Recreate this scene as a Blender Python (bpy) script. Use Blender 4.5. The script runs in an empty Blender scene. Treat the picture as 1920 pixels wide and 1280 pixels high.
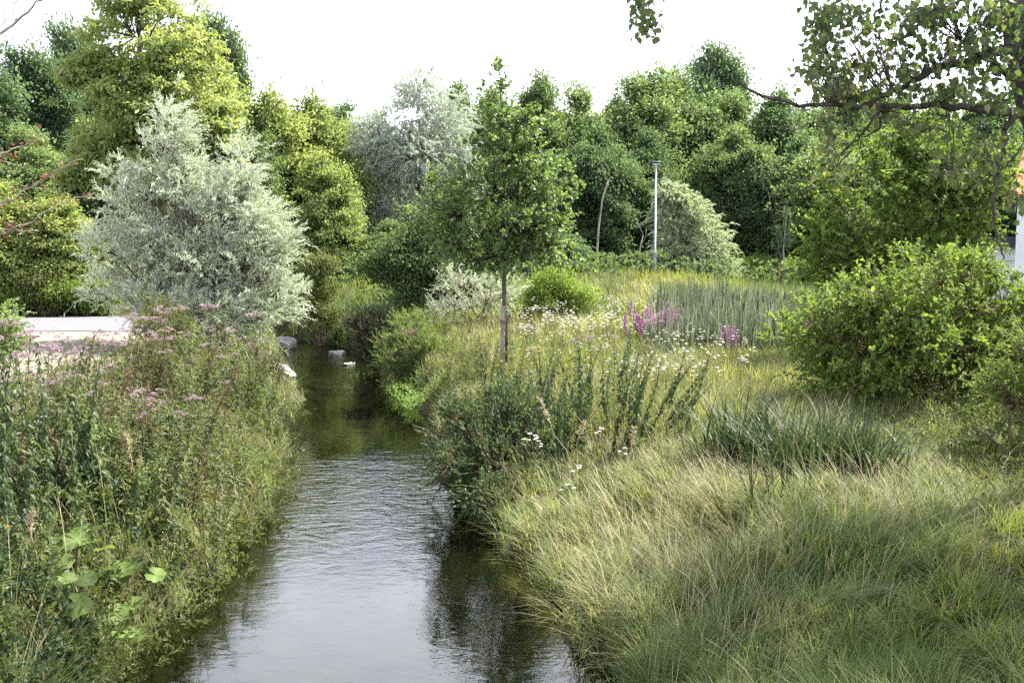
import bpy, math, random
import numpy as np
from mathutils import Vector, Matrix

# ------------------------------------------------------------------ camera, sky, sun, exposure
scene = bpy.context.scene
COL = scene.collection
R = math.radians
F = 1884.0                      # focal length in pixels of the 1920 px wide photograph
CAM_H = 3.2
PITCH = math.atan(170.0 / F)
cam_d = bpy.data.cameras.new("camera")
cam = bpy.data.objects.new("camera", cam_d)
COL.objects.link(cam)
cam_d.sensor_width = 36.0
cam_d.lens = 36.0 * F / 1920.0
cam_d.clip_start = 0.05
cam_d.clip_end = 2000
cam.location = (0, 0, CAM_H)
cam.rotation_euler = (math.pi / 2 - PITCH, 0, 0)
scene.camera = cam

SUN_AZ = R(58)                  # to the right of the view axis (+Y)
SUN_EL = R(52)
world = bpy.data.worlds.new("World")
scene.world = world
world.use_nodes = True
wn = world.node_tree
wn.nodes.clear()
sky = wn.nodes.new("ShaderNodeTexSky")
sky.sky_type = 'NISHITA'
sky.sun_disc = False
sky.sun_elevation = SUN_EL
sky.sun_rotation = SUN_AZ
sky.air_density = 1.0
sky.dust_density = 3.0
sky.ozone_density = 1.0
tc = wn.nodes.new("ShaderNodeTexCoord")
cl = wn.nodes.new("ShaderNodeTexNoise")
cl.noise_dimensions = '4D'
cl.inputs['W'].default_value = 13.6
cl.inputs['Scale'].default_value = 2.6
cl.inputs['Detail'].default_value = 6
cl.inputs['Roughness'].default_value = 0.6
cmap = wn.nodes.new("ShaderNodeMapping")
cmap.inputs['Scale'].default_value = (1, 1, 2.2)
cmap.inputs['Rotation'].default_value = (0, 0, 0)
crmp = wn.nodes.new("ShaderNodeMapRange")
crmp.inputs['From Min'].default_value = 0.42
crmp.inputs['From Max'].default_value = 0.62
crmp.inputs['To Min'].default_value = 0.04
crmp.inputs['To Max'].default_value = 0.95
cmix = wn.nodes.new("ShaderNodeMix")
cmix.data_type = 'RGBA'
cbw = wn.nodes.new("ShaderNodeRGBToBW")                     # sunlit cloud: white, brighter towards the sun
cgain = wn.nodes.new("ShaderNodeMath")
cgain.operation = 'MULTIPLY_ADD'
cgain.inputs[1].default_value = 1.2
cgain.inputs[2].default_value = 11.0
wn.links.new(sky.outputs['Color'], cbw.inputs[0])
wn.links.new(cbw.outputs[0], cgain.inputs[0])
ctint = wn.nodes.new("ShaderNodeMix")
ctint.data_type = 'RGBA'
ctint.blend_type = 'MULTIPLY'
ctint.inputs[0].default_value = 1.0
ctint.inputs[7].default_value = (0.95, 0.98, 1.10, 1)
wn.links.new(cgain.outputs[0], ctint.inputs[6])
wn.links.new(ctint.outputs[2], cmix.inputs[7])
bg = wn.nodes.new("ShaderNodeBackground")
bg.inputs['Strength'].default_value = 0.075
wo = wn.nodes.new("ShaderNodeOutputWorld")
wn.links.new(tc.outputs['Generated'], cmap.inputs['Vector'])
wn.links.new(cmap.outputs['Vector'], cl.inputs['Vector'])
csep = wn.nodes.new("ShaderNodeSeparateXYZ")
chor = wn.nodes.new("ShaderNodeMapRange")                  # clouds crowd together towards the horizon
chor.inputs['From Min'].default_value = 0.15
chor.inputs['From Max'].default_value = 0.62
chor.inputs['To Min'].default_value = 0.12
chor.inputs['To Max'].default_value = -0.03
cadd = wn.nodes.new("ShaderNodeMath")
wn.links.new(tc.outputs['Generated'], csep.inputs[0])
wn.links.new(csep.outputs['Z'], chor.inputs['Value'])
wn.links.new(chor.outputs['Result'], cadd.inputs[0])
wn.links.new(cl.outputs['Fac'], cadd.inputs[1])
wn.links.new(cadd.outputs[0], crmp.inputs['Value'])
wn.links.new(crmp.outputs['Result'], cmix.inputs[0])
wn.links.new(sky.outputs['Color'], cmix.inputs[6])
wn.links.new(cmix.outputs[2], bg.inputs['Color'])
wn.links.new(bg.outputs['Background'], wo.inputs['Surface'])

sun_d = bpy.data.lights.new("sun", 'SUN')
sun_d.energy = 5.0
sun_d.angle = R(0.53)
sun_d.color = (1.0, 0.95, 0.86)
sun = bpy.data.objects.new("sun", sun_d)
COL.objects.link(sun)
to_sun = Vector((math.sin(SUN_AZ) * math.cos(SUN_EL), math.cos(SUN_AZ) * math.cos(SUN_EL), math.sin(SUN_EL)))
sun.rotation_euler = to_sun.to_track_quat('Z', 'Y').to_euler()
sun.location = (8, 10, 30)

scene.view_settings.view_transform = 'Standard'
scene.view_settings.look = 'None'
scene.view_settings.gamma = 1.0
scene.view_settings.use_curve_mapping = False
scene.view_settings.exposure = 1.98
scene.render.engine = 'CYCLES'
scene.cycles.max_bounces = 7
scene.cycles.diffuse_bounces = 4
scene.cycles.glossy_bounces = 2
scene.cycles.transmission_bounces = 4
scene.cycles.transparent_max_bounces = 8
scene.cycles.caustics_reflective = False
scene.cycles.caustics_refractive = False
scene.cycles.use_denoising = False
scene.cycles.use_adaptive_sampling = False
scene.cycles.sample_clamp_indirect = 6.0

# ------------------------------------------------------------------ measuring helpers
CP, SP = math.cos(PITCH), math.sin(PITCH)


def W(px, py, d):
    """the point at ground distance d that the photograph shows at pixel px, py"""
    a = (px - 960) / F
    b = (640 - py) / F
    v = np.array([a, CP + b * SP, b * CP - SP])
    v = v * (d / v[1])
    return np.array([v[0], v[1], v[2] + CAM_H])


RIV_Y = np.array([-30, -10, 7.2, 9.3, 11.2, 13.85, 18.0, 21.4, 26.0, 31.7, 35.0, 37.5, 38.5, 200])
RIV_L = np.array([-4.2, -3.0, -3.0, -2.95, -2.95, -3.2, -4.0, -4.5, -5.8, -7.4, -9.2, -10.0, -9.6, -9.6])
RIV_R = np.array([2.2, 1.6, 0.75, 0.2, -0.24, -0.97, -1.55, -1.95, -3.4, -5.0, -6.6, -9.0, -9.6, -9.6])


def smooth(t):
    t = np.clip(t, 0, 1)
    return t * t * (3 - 2 * t)


def hgt(x, y):
    x = np.asarray(x, float)
    y = np.asarray(y, float)
    wob = 0.10 * np.sin(y * 2.1 + 0.7) + 0.07 * np.sin(y * 5.3)
    d = np.maximum(np.interp(y, RIV_Y, RIV_L) + wob - x, x - np.interp(y, RIV_Y, RIV_R) - wob)
    h = -0.55 + 0.40 * smooth((d + 0.9) / 0.8) + 0.75 * smooth((d + 0.15) / 0.8) + 0.22 * smooth((d - 0.5) / 2.5)
    soft = smooth((x + 1.5) / 1.0) * smooth((13.5 - y) / 3)
    h = h - soft * 0.33 * smooth((d - 0.1) / 0.5) * (1 - smooth((d - 0.6) / 1.6))
    far = 1.25 * smooth((y - 22) / 32) + 2.5 * smooth((y - 60) / 60)
    h = h + far * smooth(d / 3)
    bump = 0.05 * np.sin(x * 1.3 + 0.5 * y) * np.sin(y * 0.9 - 0.3 * x) + 0.03 * np.sin(2.7 * x + 1.1) * np.sin(2.3 * y)
    flat = smooth((-8.5 - x) / 2.5) * smooth((y - 14) / 3) * smooth((37 - y) / 3)
    h = h * (1 - flat) + 1.0 * flat
    mound = 0.55 * np.exp(-((x - 5.0) ** 2 / 10 + (y - 37) ** 2 / 40))
    return h + bump * smooth(d / 1.5) * (1 - flat) + mound


def riv_d(x, y):
    return np.maximum(np.interp(y, RIV_Y, RIV_L) - x, x - np.interp(y, RIV_Y, RIV_R))


def ground_at(px, py):
    """where the photograph's pixel meets the ground"""
    d = 10.0
    for d in np.arange(4.5, 90, 0.1):
        p = W(px, py, d)
        if p[2] <= hgt(p[0], p[1]):
            break
    return p


def tag(o, label=None, cat=None, group=None, kind=None):
    if label: o['label'] = label
    if cat: o['category'] = cat
    if group: o['group'] = group
    if kind: o['kind'] = kind
    return o


def thing(name, label, cat, loc=(0, 0, 0), group=None):
    o = bpy.data.objects.new(name, None)
    COL.objects.link(o)
    o.location = [float(a) for a in loc]
    o.empty_display_size = 0.2
    return tag(o, label, cat, group)


def dup(root, loc=None, rotz=None, scale=None, label=None, group=None, tilt=None):
    r = root.copy()
    COL.objects.link(r)
    if loc is not None: r.location = [float(a) for a in loc]
    if rotz is not None: r.rotation_euler = (tilt[0] if tilt else 0, tilt[1] if tilt else 0, rotz)
    if scale is not None: r.scale = scale if hasattr(scale, '__len__') else (scale, scale, scale)
    if label: r['label'] = label
    if group: r['group'] = group
    for ch in list(root.children):
        c = ch.copy()
        COL.objects.link(c)
        c.parent = r
        for g in list(ch.children):
            k = g.copy()
            COL.objects.link(k)
            k.parent = c
    return r


# ------------------------------------------------------------------ mesh helpers (numpy)
class MB:
    def __init__(self):
        self.v, self.t, self.a, self.n = [], [], [], 0

    def add(self, verts, tris, val):
        verts = np.asarray(verts, np.float32).reshape(-1, 3)
        tris = np.asarray(tris, np.int32).reshape(-1, 3)
        self.v.append(verts)
        self.t.append(tris + self.n)
        val = np.asarray(val, np.float32)
        if val.ndim == 0:
            val = np.full(len(verts), float(val), np.float32)
        self.a.append(val.reshape(-1))
        self.n += len(verts)

    def build(self, name, mat, parent=None, smooth_shade=False, origin=None):
        me = bpy.data.meshes.new(name)
        v = np.concatenate(self.v) if self.v else np.zeros((0, 3), np.float32)
        t = np.concatenate(self.t) if self.t else np.zeros((0, 3), np.int32)
        if origin is not None:
            v = v - np.asarray(origin, np.float32)
        me.vertices.add(len(v))
        me.loops.add(len(t) * 3)
        me.polygons.add(len(t))
        me.vertices.foreach_set("co", np.ascontiguousarray(v, np.float32).ravel())
        me.loops.foreach_set("vertex_index", np.ascontiguousarray(t, np.int32).ravel())
        me.polygons.foreach_set("loop_start", np.arange(0, len(t) * 3, 3, dtype=np.int32))
        at = me.attributes.new("tint", 'FLOAT', 'POINT')
        at.data.foreach_set("value", np.concatenate(self.a) if self.a else np.zeros(0, np.float32))
        me.polygons.foreach_set("use_smooth", np.full(len(t), smooth_shade, dtype=bool))
        me.update(calc_edges=True)
        me.materials.append(mat)
        o = bpy.data.objects.new(name, me)
        COL.objects.link(o)
        if parent is not None:
            o.parent = parent
        elif origin is not None:
            o.location = [float(a) for a in origin]
        return o


def nrm(a):
    return a / np.maximum(np.linalg.norm(a, axis=-1, keepdims=True), 1e-9)


def perp(D, N):
    """make N orthogonal to D"""
    N = N - D * np.sum(D * N, -1, keepdims=True)
    return nrm(N)


def add_leaves(mb, P, D, N, L, Wd, val, fold=0.25):
    """folded diamond leaves, two triangles each"""
    n = len(P)
    D = nrm(D)
    N = perp(D, N)
    S = np.cross(D, N)
    L = np.broadcast_to(L, (n,))[:, None]
    Wd = np.broadcast_to(Wd, (n,))[:, None]
    mid = P + D * L * 0.45 + N * Wd * fold
    V = np.stack([P, mid + S * Wd * 0.5, P + D * L - N * L * 0.06, mid - S * Wd * 0.5], 1)
    i = np.arange(n)[:, None] * 4
    T = np.concatenate([i + [0, 1, 2], i + [0, 2, 3]], 1)
    mb.add(V, T, np.repeat(np.broadcast_to(val, (n,)), 4))


def add_broad(mb, P, D, N, L, Wd, val, fold=0.18, curl=0.18, blunt=0.6):
    """ovate leaves with a midrib fold and a drooping tip, eight triangles each"""
    n = len(P)
    D = nrm(D)
    N = perp(D, N)
    S = np.cross(D, N)
    L = np.broadcast_to(L, (n,))[:, None]
    Wd = np.broadcast_to(Wd, (n,))[:, None]

    def c(t): return P + D * L * t - N * L * curl * t * t
    c1, c2, c3 = c(0.32), c(0.68), c(1.0)
    l1 = c1 + S * Wd * 0.5 + N * Wd * fold
    r1 = c1 - S * Wd * 0.5 + N * Wd * fold
    l2 = c2 + S * Wd * 0.5 * blunt + N * Wd * fold * 0.8
    r2 = c2 - S * Wd * 0.5 * blunt + N * Wd * fold * 0.8
    V = np.stack([P, c1, c2, c3, l1, l2, r1, r2], 1)
    i = np.arange(n)[:, None] * 8
    T = np.concatenate([i + f for f in ([0, 4, 1], [1, 4, 5], [1, 5, 2], [2, 5, 3], [0, 1, 6], [1, 7, 6], [1, 2, 7], [2, 3, 7])], 1)
    mb.add(V, T, np.repeat(np.broadcast_to(val, (n,)), 8))


def add_blades(mb, P, lean, L, Wd, val, bend, seg=3, up=None, vtip=0.0):
    """curved grass blades: lean is a horizontal vector, bend how far the tip goes over"""
    n = len(P)
    L = np.broadcast_to(L, (n,))[:, None]
    Wd = np.broadcast_to(Wd, (n,))[:, None]
    bend = np.broadcast_to(bend, (n,))[:, None]
    Z = np.array([0, 0, 1.0])
    side = nrm(np.cross(lean + 1e-6, Z))
    rows, vals = [], []
    val = np.broadcast_to(val, (n,))
    for k in range(seg + 1):
        t = k / seg
        c = P + Z * L * (t - bend * 0.45 * t * t) + lean * L * bend * t ** 1.8
        w = Wd * (1 - t ** 1.6) * 0.5
        if k < seg:
            rows += [c - side * w, c + side * w]
            vals += [val + vtip * t, val + vtip * t]
        else:
            rows.append(c)
            vals.append(val + vtip)
    V = np.stack(rows, 1)
    m = V.shape[1]
    i = np.arange(n)[:, None] * m
    fs = []
    for k in range(seg - 1):
        a = 2 * k
        fs += [[a, a + 1, a + 3], [a, a + 3, a + 2]]
    fs.append([2 * seg - 2, 2 * seg - 1, 2 * seg])
    T = np.concatenate([i + f for f in fs], 1)
    mb.add(V, T, np.stack(vals, 1))


def add_tube(mb, pts, radii, sides=6, val=0.5):
    pts = np.asarray(pts, float)
    n = len(pts)
    radii = np.broadcast_to(radii, (n,))
    tan = nrm(np.gradient(pts, axis=0))
    ref = np.array([0.31, 0.17, 0.93]) if abs(tan[0][2]) < 0.8 else np.array([0.9, 0.3, 0.1])
    a = nrm(np.cross(tan, ref))
    b = np.cross(tan, a)
    ang = np.linspace(0, 2 * math.pi, sides, endpoint=False)
    V = pts[:, None, :] + radii[:, None, None] * (np.cos(ang)[None, :, None] * a[:, None, :] + np.sin(ang)[None, :, None] * b[:, None, :])
    T = []
    for k in range(n - 1):
        for s in range(sides):
            p, q = k * sides + s, k * sides + (s + 1) % sides
            T += [[p, q, q + sides], [p, q + sides, p + sides]]
    top = (n - 1) * sides
    for s in range(1, sides - 1):
        T.append([top, top + s, top + s + 1])
        T.append([0, s + 1, s])
    mb.add(V.reshape(-1, 3), T, val)


def add_twigs(mb, A, B, r0, r1, sag, val=0.5):
    """many thin three sided twigs from A to B with a bend"""
    n = len(A)
    d = nrm(B - A)
    M = (A + B) / 2 + sag
    a = nrm(np.cross(d, np.array([0.37, 0.61, 0.7])))
    b = np.cross(d, a)
    rows = []
    for P, r in ((A, r0), (M, (r0 + r1) / 2), (B, r1)):
        r = np.broadcast_to(r, (n,))[:, None]
        for k in range(3):
            an = 2 * math.pi * k / 3
            rows.append(P + r * (math.cos(an) * a + math.sin(an) * b))
    V = np.stack(rows, 1)
    i = np.arange(n)[:, None] * 9
    fs = []
    for k in range(2):
        for s in range(3):
            p, q = k * 3 + s, k * 3 + (s + 1) % 3
            fs += [[p, q, q + 3], [p, q + 3, p + 3]]
    T = np.concatenate([i + f for f in fs], 1)
    mb.add(V, T, val)


def add_box(mb, lo, hi, val=0.5):
    x0, y0, z0 = lo
    x1, y1, z1 = hi
    V = [(x0, y0, z0), (x1, y0, z0), (x1, y1, z0), (x0, y1, z0), (x0, y0, z1), (x1, y0, z1), (x1, y1, z1), (x0, y1, z1)]
    T = [(0, 2, 1), (0, 3, 2), (4, 5, 6), (4, 6, 7), (0, 1, 5), (0, 5, 4), (1, 2, 6), (1, 6, 5), (2, 3, 7), (2, 7, 6), (3, 0, 4), (3, 4, 7)]
    mb.add(V, T, val)


def rand_unit(rng, n):
    return nrm(rng.normal(size=(n, 3)))


class Noise:
    def __init__(self, rng, k=7, f=1.0):
        self.w = rng.normal(size=(k, 3)) * f
        self.p = rng.uniform(0, 6.28, k)

    def __call__(self, P):
        return np.sin(P @ self.w.T + self.p).mean(-1) * 1.6


# ------------------------------------------------------------------ materials
def new_mat(name):
    m = bpy.data.materials.new(name)
    m.use_nodes = True
    m.node_tree.nodes.clear()
    return m, m.node_tree.nodes, m.node_tree.links


def leaf_mat(name, cols, trans=0.46, rough=0.5, spec=0.2, under=None, rnd=0.35, tcol=(1.4, 1.45, 0.8)):
    m, n, l = new_mat(name)
    at = n.new('ShaderNodeAttribute'); at.attribute_name = 'tint'
    oi = n.new('ShaderNodeObjectInfo')
    mu = n.new('ShaderNodeMath'); mu.operation = 'MULTIPLY_ADD'
    mu.inputs[1].default_value = rnd; mu.inputs[2].default_value = -rnd / 2
    l.new(oi.outputs['Random'], mu.inputs[0])
    ad = n.new('ShaderNodeMath'); ad.operation = 'ADD'; ad.use_clamp = True
    l.new(at.outputs['Fac'], ad.inputs[0]); l.new(mu.outputs[0], ad.inputs[1])
    rp = n.new('ShaderNodeValToRGB')
    e = rp.color_ramp.elements
    while len(e) < len(cols): e.new(0.5)
    for k, c in enumerate(cols):
        e[k].position = k / (len(cols) - 1)
        lum = 0.3 * c[0] + 0.6 * c[1] + 0.1 * c[2]
        e[k].color = (0.82 * c[0] + 0.18 * lum, c[1] * 0.94 + 0.06 * lum, 0.8 * c[2] + 0.2 * lum, 1)
    l.new(ad.outputs[0], rp.inputs[0])
    colout = rp.outputs[0]
    if under is not None:
        ge = n.new('ShaderNodeNewGeometry')
        mx = n.new('ShaderNodeMix'); mx.data_type = 'RGBA'
        l.new(ge.outputs['Backfacing'], mx.inputs[0])
        l.new(colout, mx.inputs[6]); mx.inputs[7].default_value = (*under, 1)
        colout = mx.outputs[2]
    pb = n.new('ShaderNodeBsdfPrincipled')
    pb.inputs['Roughness'].default_value = rough
    pb.inputs['Specular IOR Level'].default_value = spec
    l.new(colout, pb.inputs['Base Color'])
    tr = n.new('ShaderNodeBsdfTranslucent')
    tm = n.new('ShaderNodeMix'); tm.data_type = 'RGBA'; tm.blend_type = 'MULTIPLY'
    tm.inputs[0].default_value = 1.0
    l.new(colout, tm.inputs[6]); tm.inputs[7].default_value = (*tcol, 1)
    l.new(tm.outputs[2], tr.inputs['Color'])
    ms = n.new('ShaderNodeMixShader'); ms.inputs[0].default_value = trans
    l.new(pb.outputs[0], ms.inputs[1]); l.new(tr.outputs[0], ms.inputs[2])
    out = n.new('ShaderNodeOutputMaterial')
    l.new(ms.outputs[0], out.inputs['Surface'])
    return m


def solid_mat(name, c1, c2, scale=6.0, rough=0.8, spec=0.3, metal=0.0, bump=0.0, detail=5, stretch=(1, 1, 1), lo=0.35, hi=0.65):
    m, n, l = new_mat(name)
    co = n.new('ShaderNodeTexCoord')
    mp = n.new('ShaderNodeMapping'); mp.inputs['Scale'].default_value = stretch
    l.new(co.outputs['Object'], mp.inputs['Vector'])
    nz = n.new('ShaderNodeTexNoise'); nz.inputs['Scale'].default_value = scale; nz.inputs['Detail'].default_value = detail
    l.new(mp.outputs[0], nz.inputs['Vector'])
    rp = n.new('ShaderNodeValToRGB')
    rp.color_ramp.elements[0].position = lo; rp.color_ramp.elements[0].color = (*c1, 1)
    rp.color_ramp.elements[1].position = hi; rp.color_ramp.elements[1].color = (*c2, 1)
    l.new(nz.outputs['Fac'], rp.inputs[0])
    pb = n.new('ShaderNodeBsdfPrincipled')
    pb.inputs['Roughness'].default_value = rough
    pb.inputs['Specular IOR Level'].default_value = spec
    pb.inputs['Metallic'].default_value = metal
    l.new(rp.outputs[0], pb.inputs['Base Color'])
    if bump:
        bp = n.new('ShaderNodeBump'); bp.inputs['Strength'].default_value = bump; bp.inputs['Distance'].default_value = 0.03
        l.new(nz.outputs['Fac'], bp.inputs['Height']); l.new(bp.outputs[0], pb.inputs['Normal'])
    out = n.new('ShaderNodeOutputMaterial')
    l.new(pb.outputs[0], out.inputs['Surface'])
    return m


M = {}
M['bark'] = solid_mat('bark', (0.03, 0.026, 0.021), (0.105, 0.092, 0.077), 9, 0.9, 0.1, bump=0.6, stretch=(1, 1, 0.25))
M['greybark'] = solid_mat('grey_bark', (0.07, 0.06, 0.05), (0.2, 0.18, 0.15), 8, 0.9, 0.1, bump=0.5, stretch=(1, 1, 0.3))
M['palebark'] = solid_mat('pale_bark', (0.16, 0.14, 0.11), (0.36, 0.33, 0.28), 8, 0.9, 0.1, bump=0.4, stretch=(1, 1, 0.3))
M['twig'] = solid_mat('twig_bark', (0.09, 0.06, 0.04), (0.22, 0.16, 0.11), 12, 0.85, 0.15)
M['stakewood'] = solid_mat('weathered_wood', (0.16, 0.13, 0.105), (0.30, 0.25, 0.21), 7, 0.85, 0.15, bump=0.3, stretch=(4, 4, 0.4))
M['guardwood'] = solid_mat('reddish_wood', (0.32, 0.15, 0.07), (0.5, 0.27, 0.14), 7, 0.8, 0.2, stretch=(3, 3, 0.4))
M['ground'] = solid_mat('earth', (0.025, 0.024, 0.012), (0.06, 0.055, 0.026), 1.6, 0.95, 0.1, bump=0.5, detail=9)
M['bed'] = solid_mat('stream_bed', (0.014, 0.016, 0.008), (0.055, 0.05, 0.026), 1.8, 0.95, 0.1, bump=0.5, detail=8)
M['road'] = solid_mat('pale_asphalt', (0.11, 0.11, 0.118), (0.15, 0.15, 0.158), 14, 0.9, 0.2, bump=0.1, detail=8)
M['gravel'] = solid_mat('gravel', (0.15, 0.125, 0.105), (0.26, 0.225, 0.195), 22, 0.95, 0.1, bump=0.4, detail=9)
M['rock'] = solid_mat('limestone', (0.2, 0.18, 0.16), (0.5, 0.47, 0.42), 3.5, 0.9, 0.15, bump=0.8, detail=8)
M['steel'] = solid_mat('galvanised_steel', (0.24, 0.255, 0.27), (0.33, 0.345, 0.36), 5, 0.5, 0.4, metal=0.3)
M['darksteel'] = solid_mat('dark_painted_steel', (0.05, 0.05, 0.07), (0.08, 0.08, 0.10), 5, 0.5, 0.4)
M['plaster'] = solid_mat('white_render', (0.66, 0.67, 0.68), (0.76, 0.77, 0.78), 3, 0.9, 0.2)
M['rooftile'] = solid_mat('orange_tile', (0.45, 0.15, 0.07), (0.62, 0.25, 0.13), 5, 0.8, 0.2, bump=0.3)
M['slate'] = solid_mat('dark_fascia', (0.03, 0.03, 0.04), (0.06, 0.06, 0.075), 5, 0.6, 0.3)
M['stalk'] = leaf_mat('stalk', [(0.06, 0.07, 0.025), (0.12, 0.11, 0.04), (0.17, 0.09, 0.05)], trans=0.1)
# leaves
M['forest'] = leaf_mat('forest_leaf', [(0.055, 0.096, 0.032), (0.110, 0.168, 0.055), (0.211, 0.264, 0.091)])
M['forestblue'] = leaf_mat('bluish_leaf', [(0.046, 0.089, 0.042), (0.089, 0.149, 0.071), (0.162, 0.227, 0.114)])
M['lime'] = leaf_mat('lime_leaf', [(0.120, 0.172, 0.043), (0.219, 0.277, 0.066), (0.353, 0.383, 0.097)], trans=0.5, tcol=(1.3, 1.3, 0.75))
M['dark'] = leaf_mat('dark_leaf', [(0.036, 0.074, 0.032), (0.070, 0.125, 0.048), (0.141, 0.196, 0.080)])
M['willow'] = leaf_mat('willow_leaf', [(0.241, 0.308, 0.138), (0.416, 0.492, 0.277), (0.640, 0.692, 0.455)], trans=0.22, rough=0.4, spec=0.5, under=(0.52, 0.54, 0.47), tcol=(1.05, 1.12, 0.8))
M['greywillow'] = leaf_mat('grey_willow_leaf', [(0.17, 0.21, 0.13), (0.29, 0.33, 0.24), (0.46, 0.49, 0.41)], trans=0.35, under=(0.5, 0.53, 0.48), tcol=(1.0, 1.1, 0.85))
M['yellowwillow'] = leaf_mat('yellow_willow_leaf', [(0.15, 0.20, 0.09), (0.26, 0.32, 0.17), (0.42, 0.47, 0.30)], trans=0.4, under=(0.42, 0.46, 0.33), tcol=(1.1, 1.2, 0.8))
M['alder'] = leaf_mat('alder_leaf', [(0.068, 0.117, 0.027), (0.127, 0.199, 0.046), (0.210, 0.286, 0.070)], trans=0.42, rough=0.42, spec=0.3)
M['bush'] = leaf_mat('dogwood_leaf', [(0.074, 0.122, 0.010), (0.136, 0.204, 0.015), (0.234, 0.303, 0.025)], trans=0.42, rough=0.55, spec=0.12)
M['poplar'] = leaf_mat('poplar_leaf', [(0.04, 0.08, 0.022), (0.075, 0.115, 0.032), (0.13, 0.15, 0.04), (0.28, 0.22, 0.05)], trans=0.48, rough=0.4, spec=0.3)
M['redleaf'] = leaf_mat('red_leaf', [(0.10, 0.04, 0.025), (0.2, 0.075, 0.04), (0.24, 0.13, 0.06)], trans=0.3)
M['herb'] = leaf_mat('herb_leaf', [(0.038, 0.062, 0.012), (0.081, 0.107, 0.019), (0.150, 0.158, 0.037)], trans=0.4, rnd=0.75)
M['nettle'] = leaf_mat('nettle_leaf', [(0.019, 0.041, 0.014), (0.038, 0.072, 0.021), (0.076, 0.111, 0.032)], trans=0.32, rnd=0.6)
M['butter'] = leaf_mat('butterbur_leaf', [(0.065, 0.105, 0.018), (0.11, 0.17, 0.028), (0.17, 0.24, 0.045)], trans=0.4, spec=0.1, tcol=(1.4, 1.4, 0.6))
M['grass'] = leaf_mat('grass_blade', [(0.042, 0.092, 0.013), (0.103, 0.156, 0.023), (0.185, 0.210, 0.065), (0.350, 0.299, 0.160)], trans=0.45, rough=0.55, spec=0.1, tcol=(1.5, 1.45, 0.62))
M['straw'] = leaf_mat('straw', [(0.30, 0.22, 0.11), (0.42, 0.33, 0.18), (0.5, 0.42, 0.27)], trans=0.25, tcol=(1, 1, 0.8))
M['reed'] = leaf_mat('cattail_blade', [(0.047, 0.075, 0.042), (0.128, 0.162, 0.098), (0.27, 0.295, 0.185), (0.42, 0.38, 0.25)], trans=0.32, tcol=(1.1, 1.12, 0.85))
M['iris'] = leaf_mat('iris_blade', [(0.014, 0.028, 0.010), (0.028, 0.05, 0.016), (0.07, 0.095, 0.032)], trans=0.25, rough=0.5, spec=0.15)
M['cress'] = leaf_mat('cress_leaf', [(0.11, 0.2, 0.03), (0.2, 0.31, 0.05), (0.3, 0.4, 0.09)], trans=0.35)
M['pink'] = leaf_mat('pink_floret', [(0.20, 0.12, 0.12), (0.38, 0.27, 0.28), (0.52, 0.44, 0.44)], trans=0.25, tcol=(1, 0.9, 0.95))
M['purple'] = leaf_mat('purple_floret', [(0.34, 0.15, 0.28), (0.48, 0.24, 0.41), (0.58, 0.37, 0.49)], trans=0.3, tcol=(1, 0.8, 1))
M['white'] = leaf_mat('white_floret', [(0.6, 0.6, 0.52), (0.75, 0.75, 0.68), (0.8, 0.8, 0.76)], trans=0.25, tcol=(1, 1, 0.9))
M['yellow'] = leaf_mat('yellow_floret', [(0.5, 0.36, 0.03), (0.6, 0.45, 0.05), (0.65, 0.5, 0.07)], trans=0.2, tcol=(1, 1, 0.6))
M['brownhead'] = solid_mat('cattail_head', (0.06, 0.03, 0.015), (0.10, 0.055, 0.03), 20, 0.9, 0.1)

M['shadetone'] = leaf_mat('shade_toned_leaf', [(0.012, 0.026, 0.012), (0.024, 0.044, 0.019), (0.045, 0.07, 0.03)], trans=0.2)  # shade on the stream-bend bush is put into this darker leaf colour
M['cresslike'] = leaf_mat('bright_herb_leaf', [(0.06, 0.105, 0.02), (0.11, 0.17, 0.03), (0.17, 0.23, 0.05)])
M['rust'] = leaf_mat('rusty_seed', [(0.07, 0.03, 0.015), (0.14, 0.065, 0.03), (0.2, 0.11, 0.05)], trans=0.15, tcol=(1, .9, .8))

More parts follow.
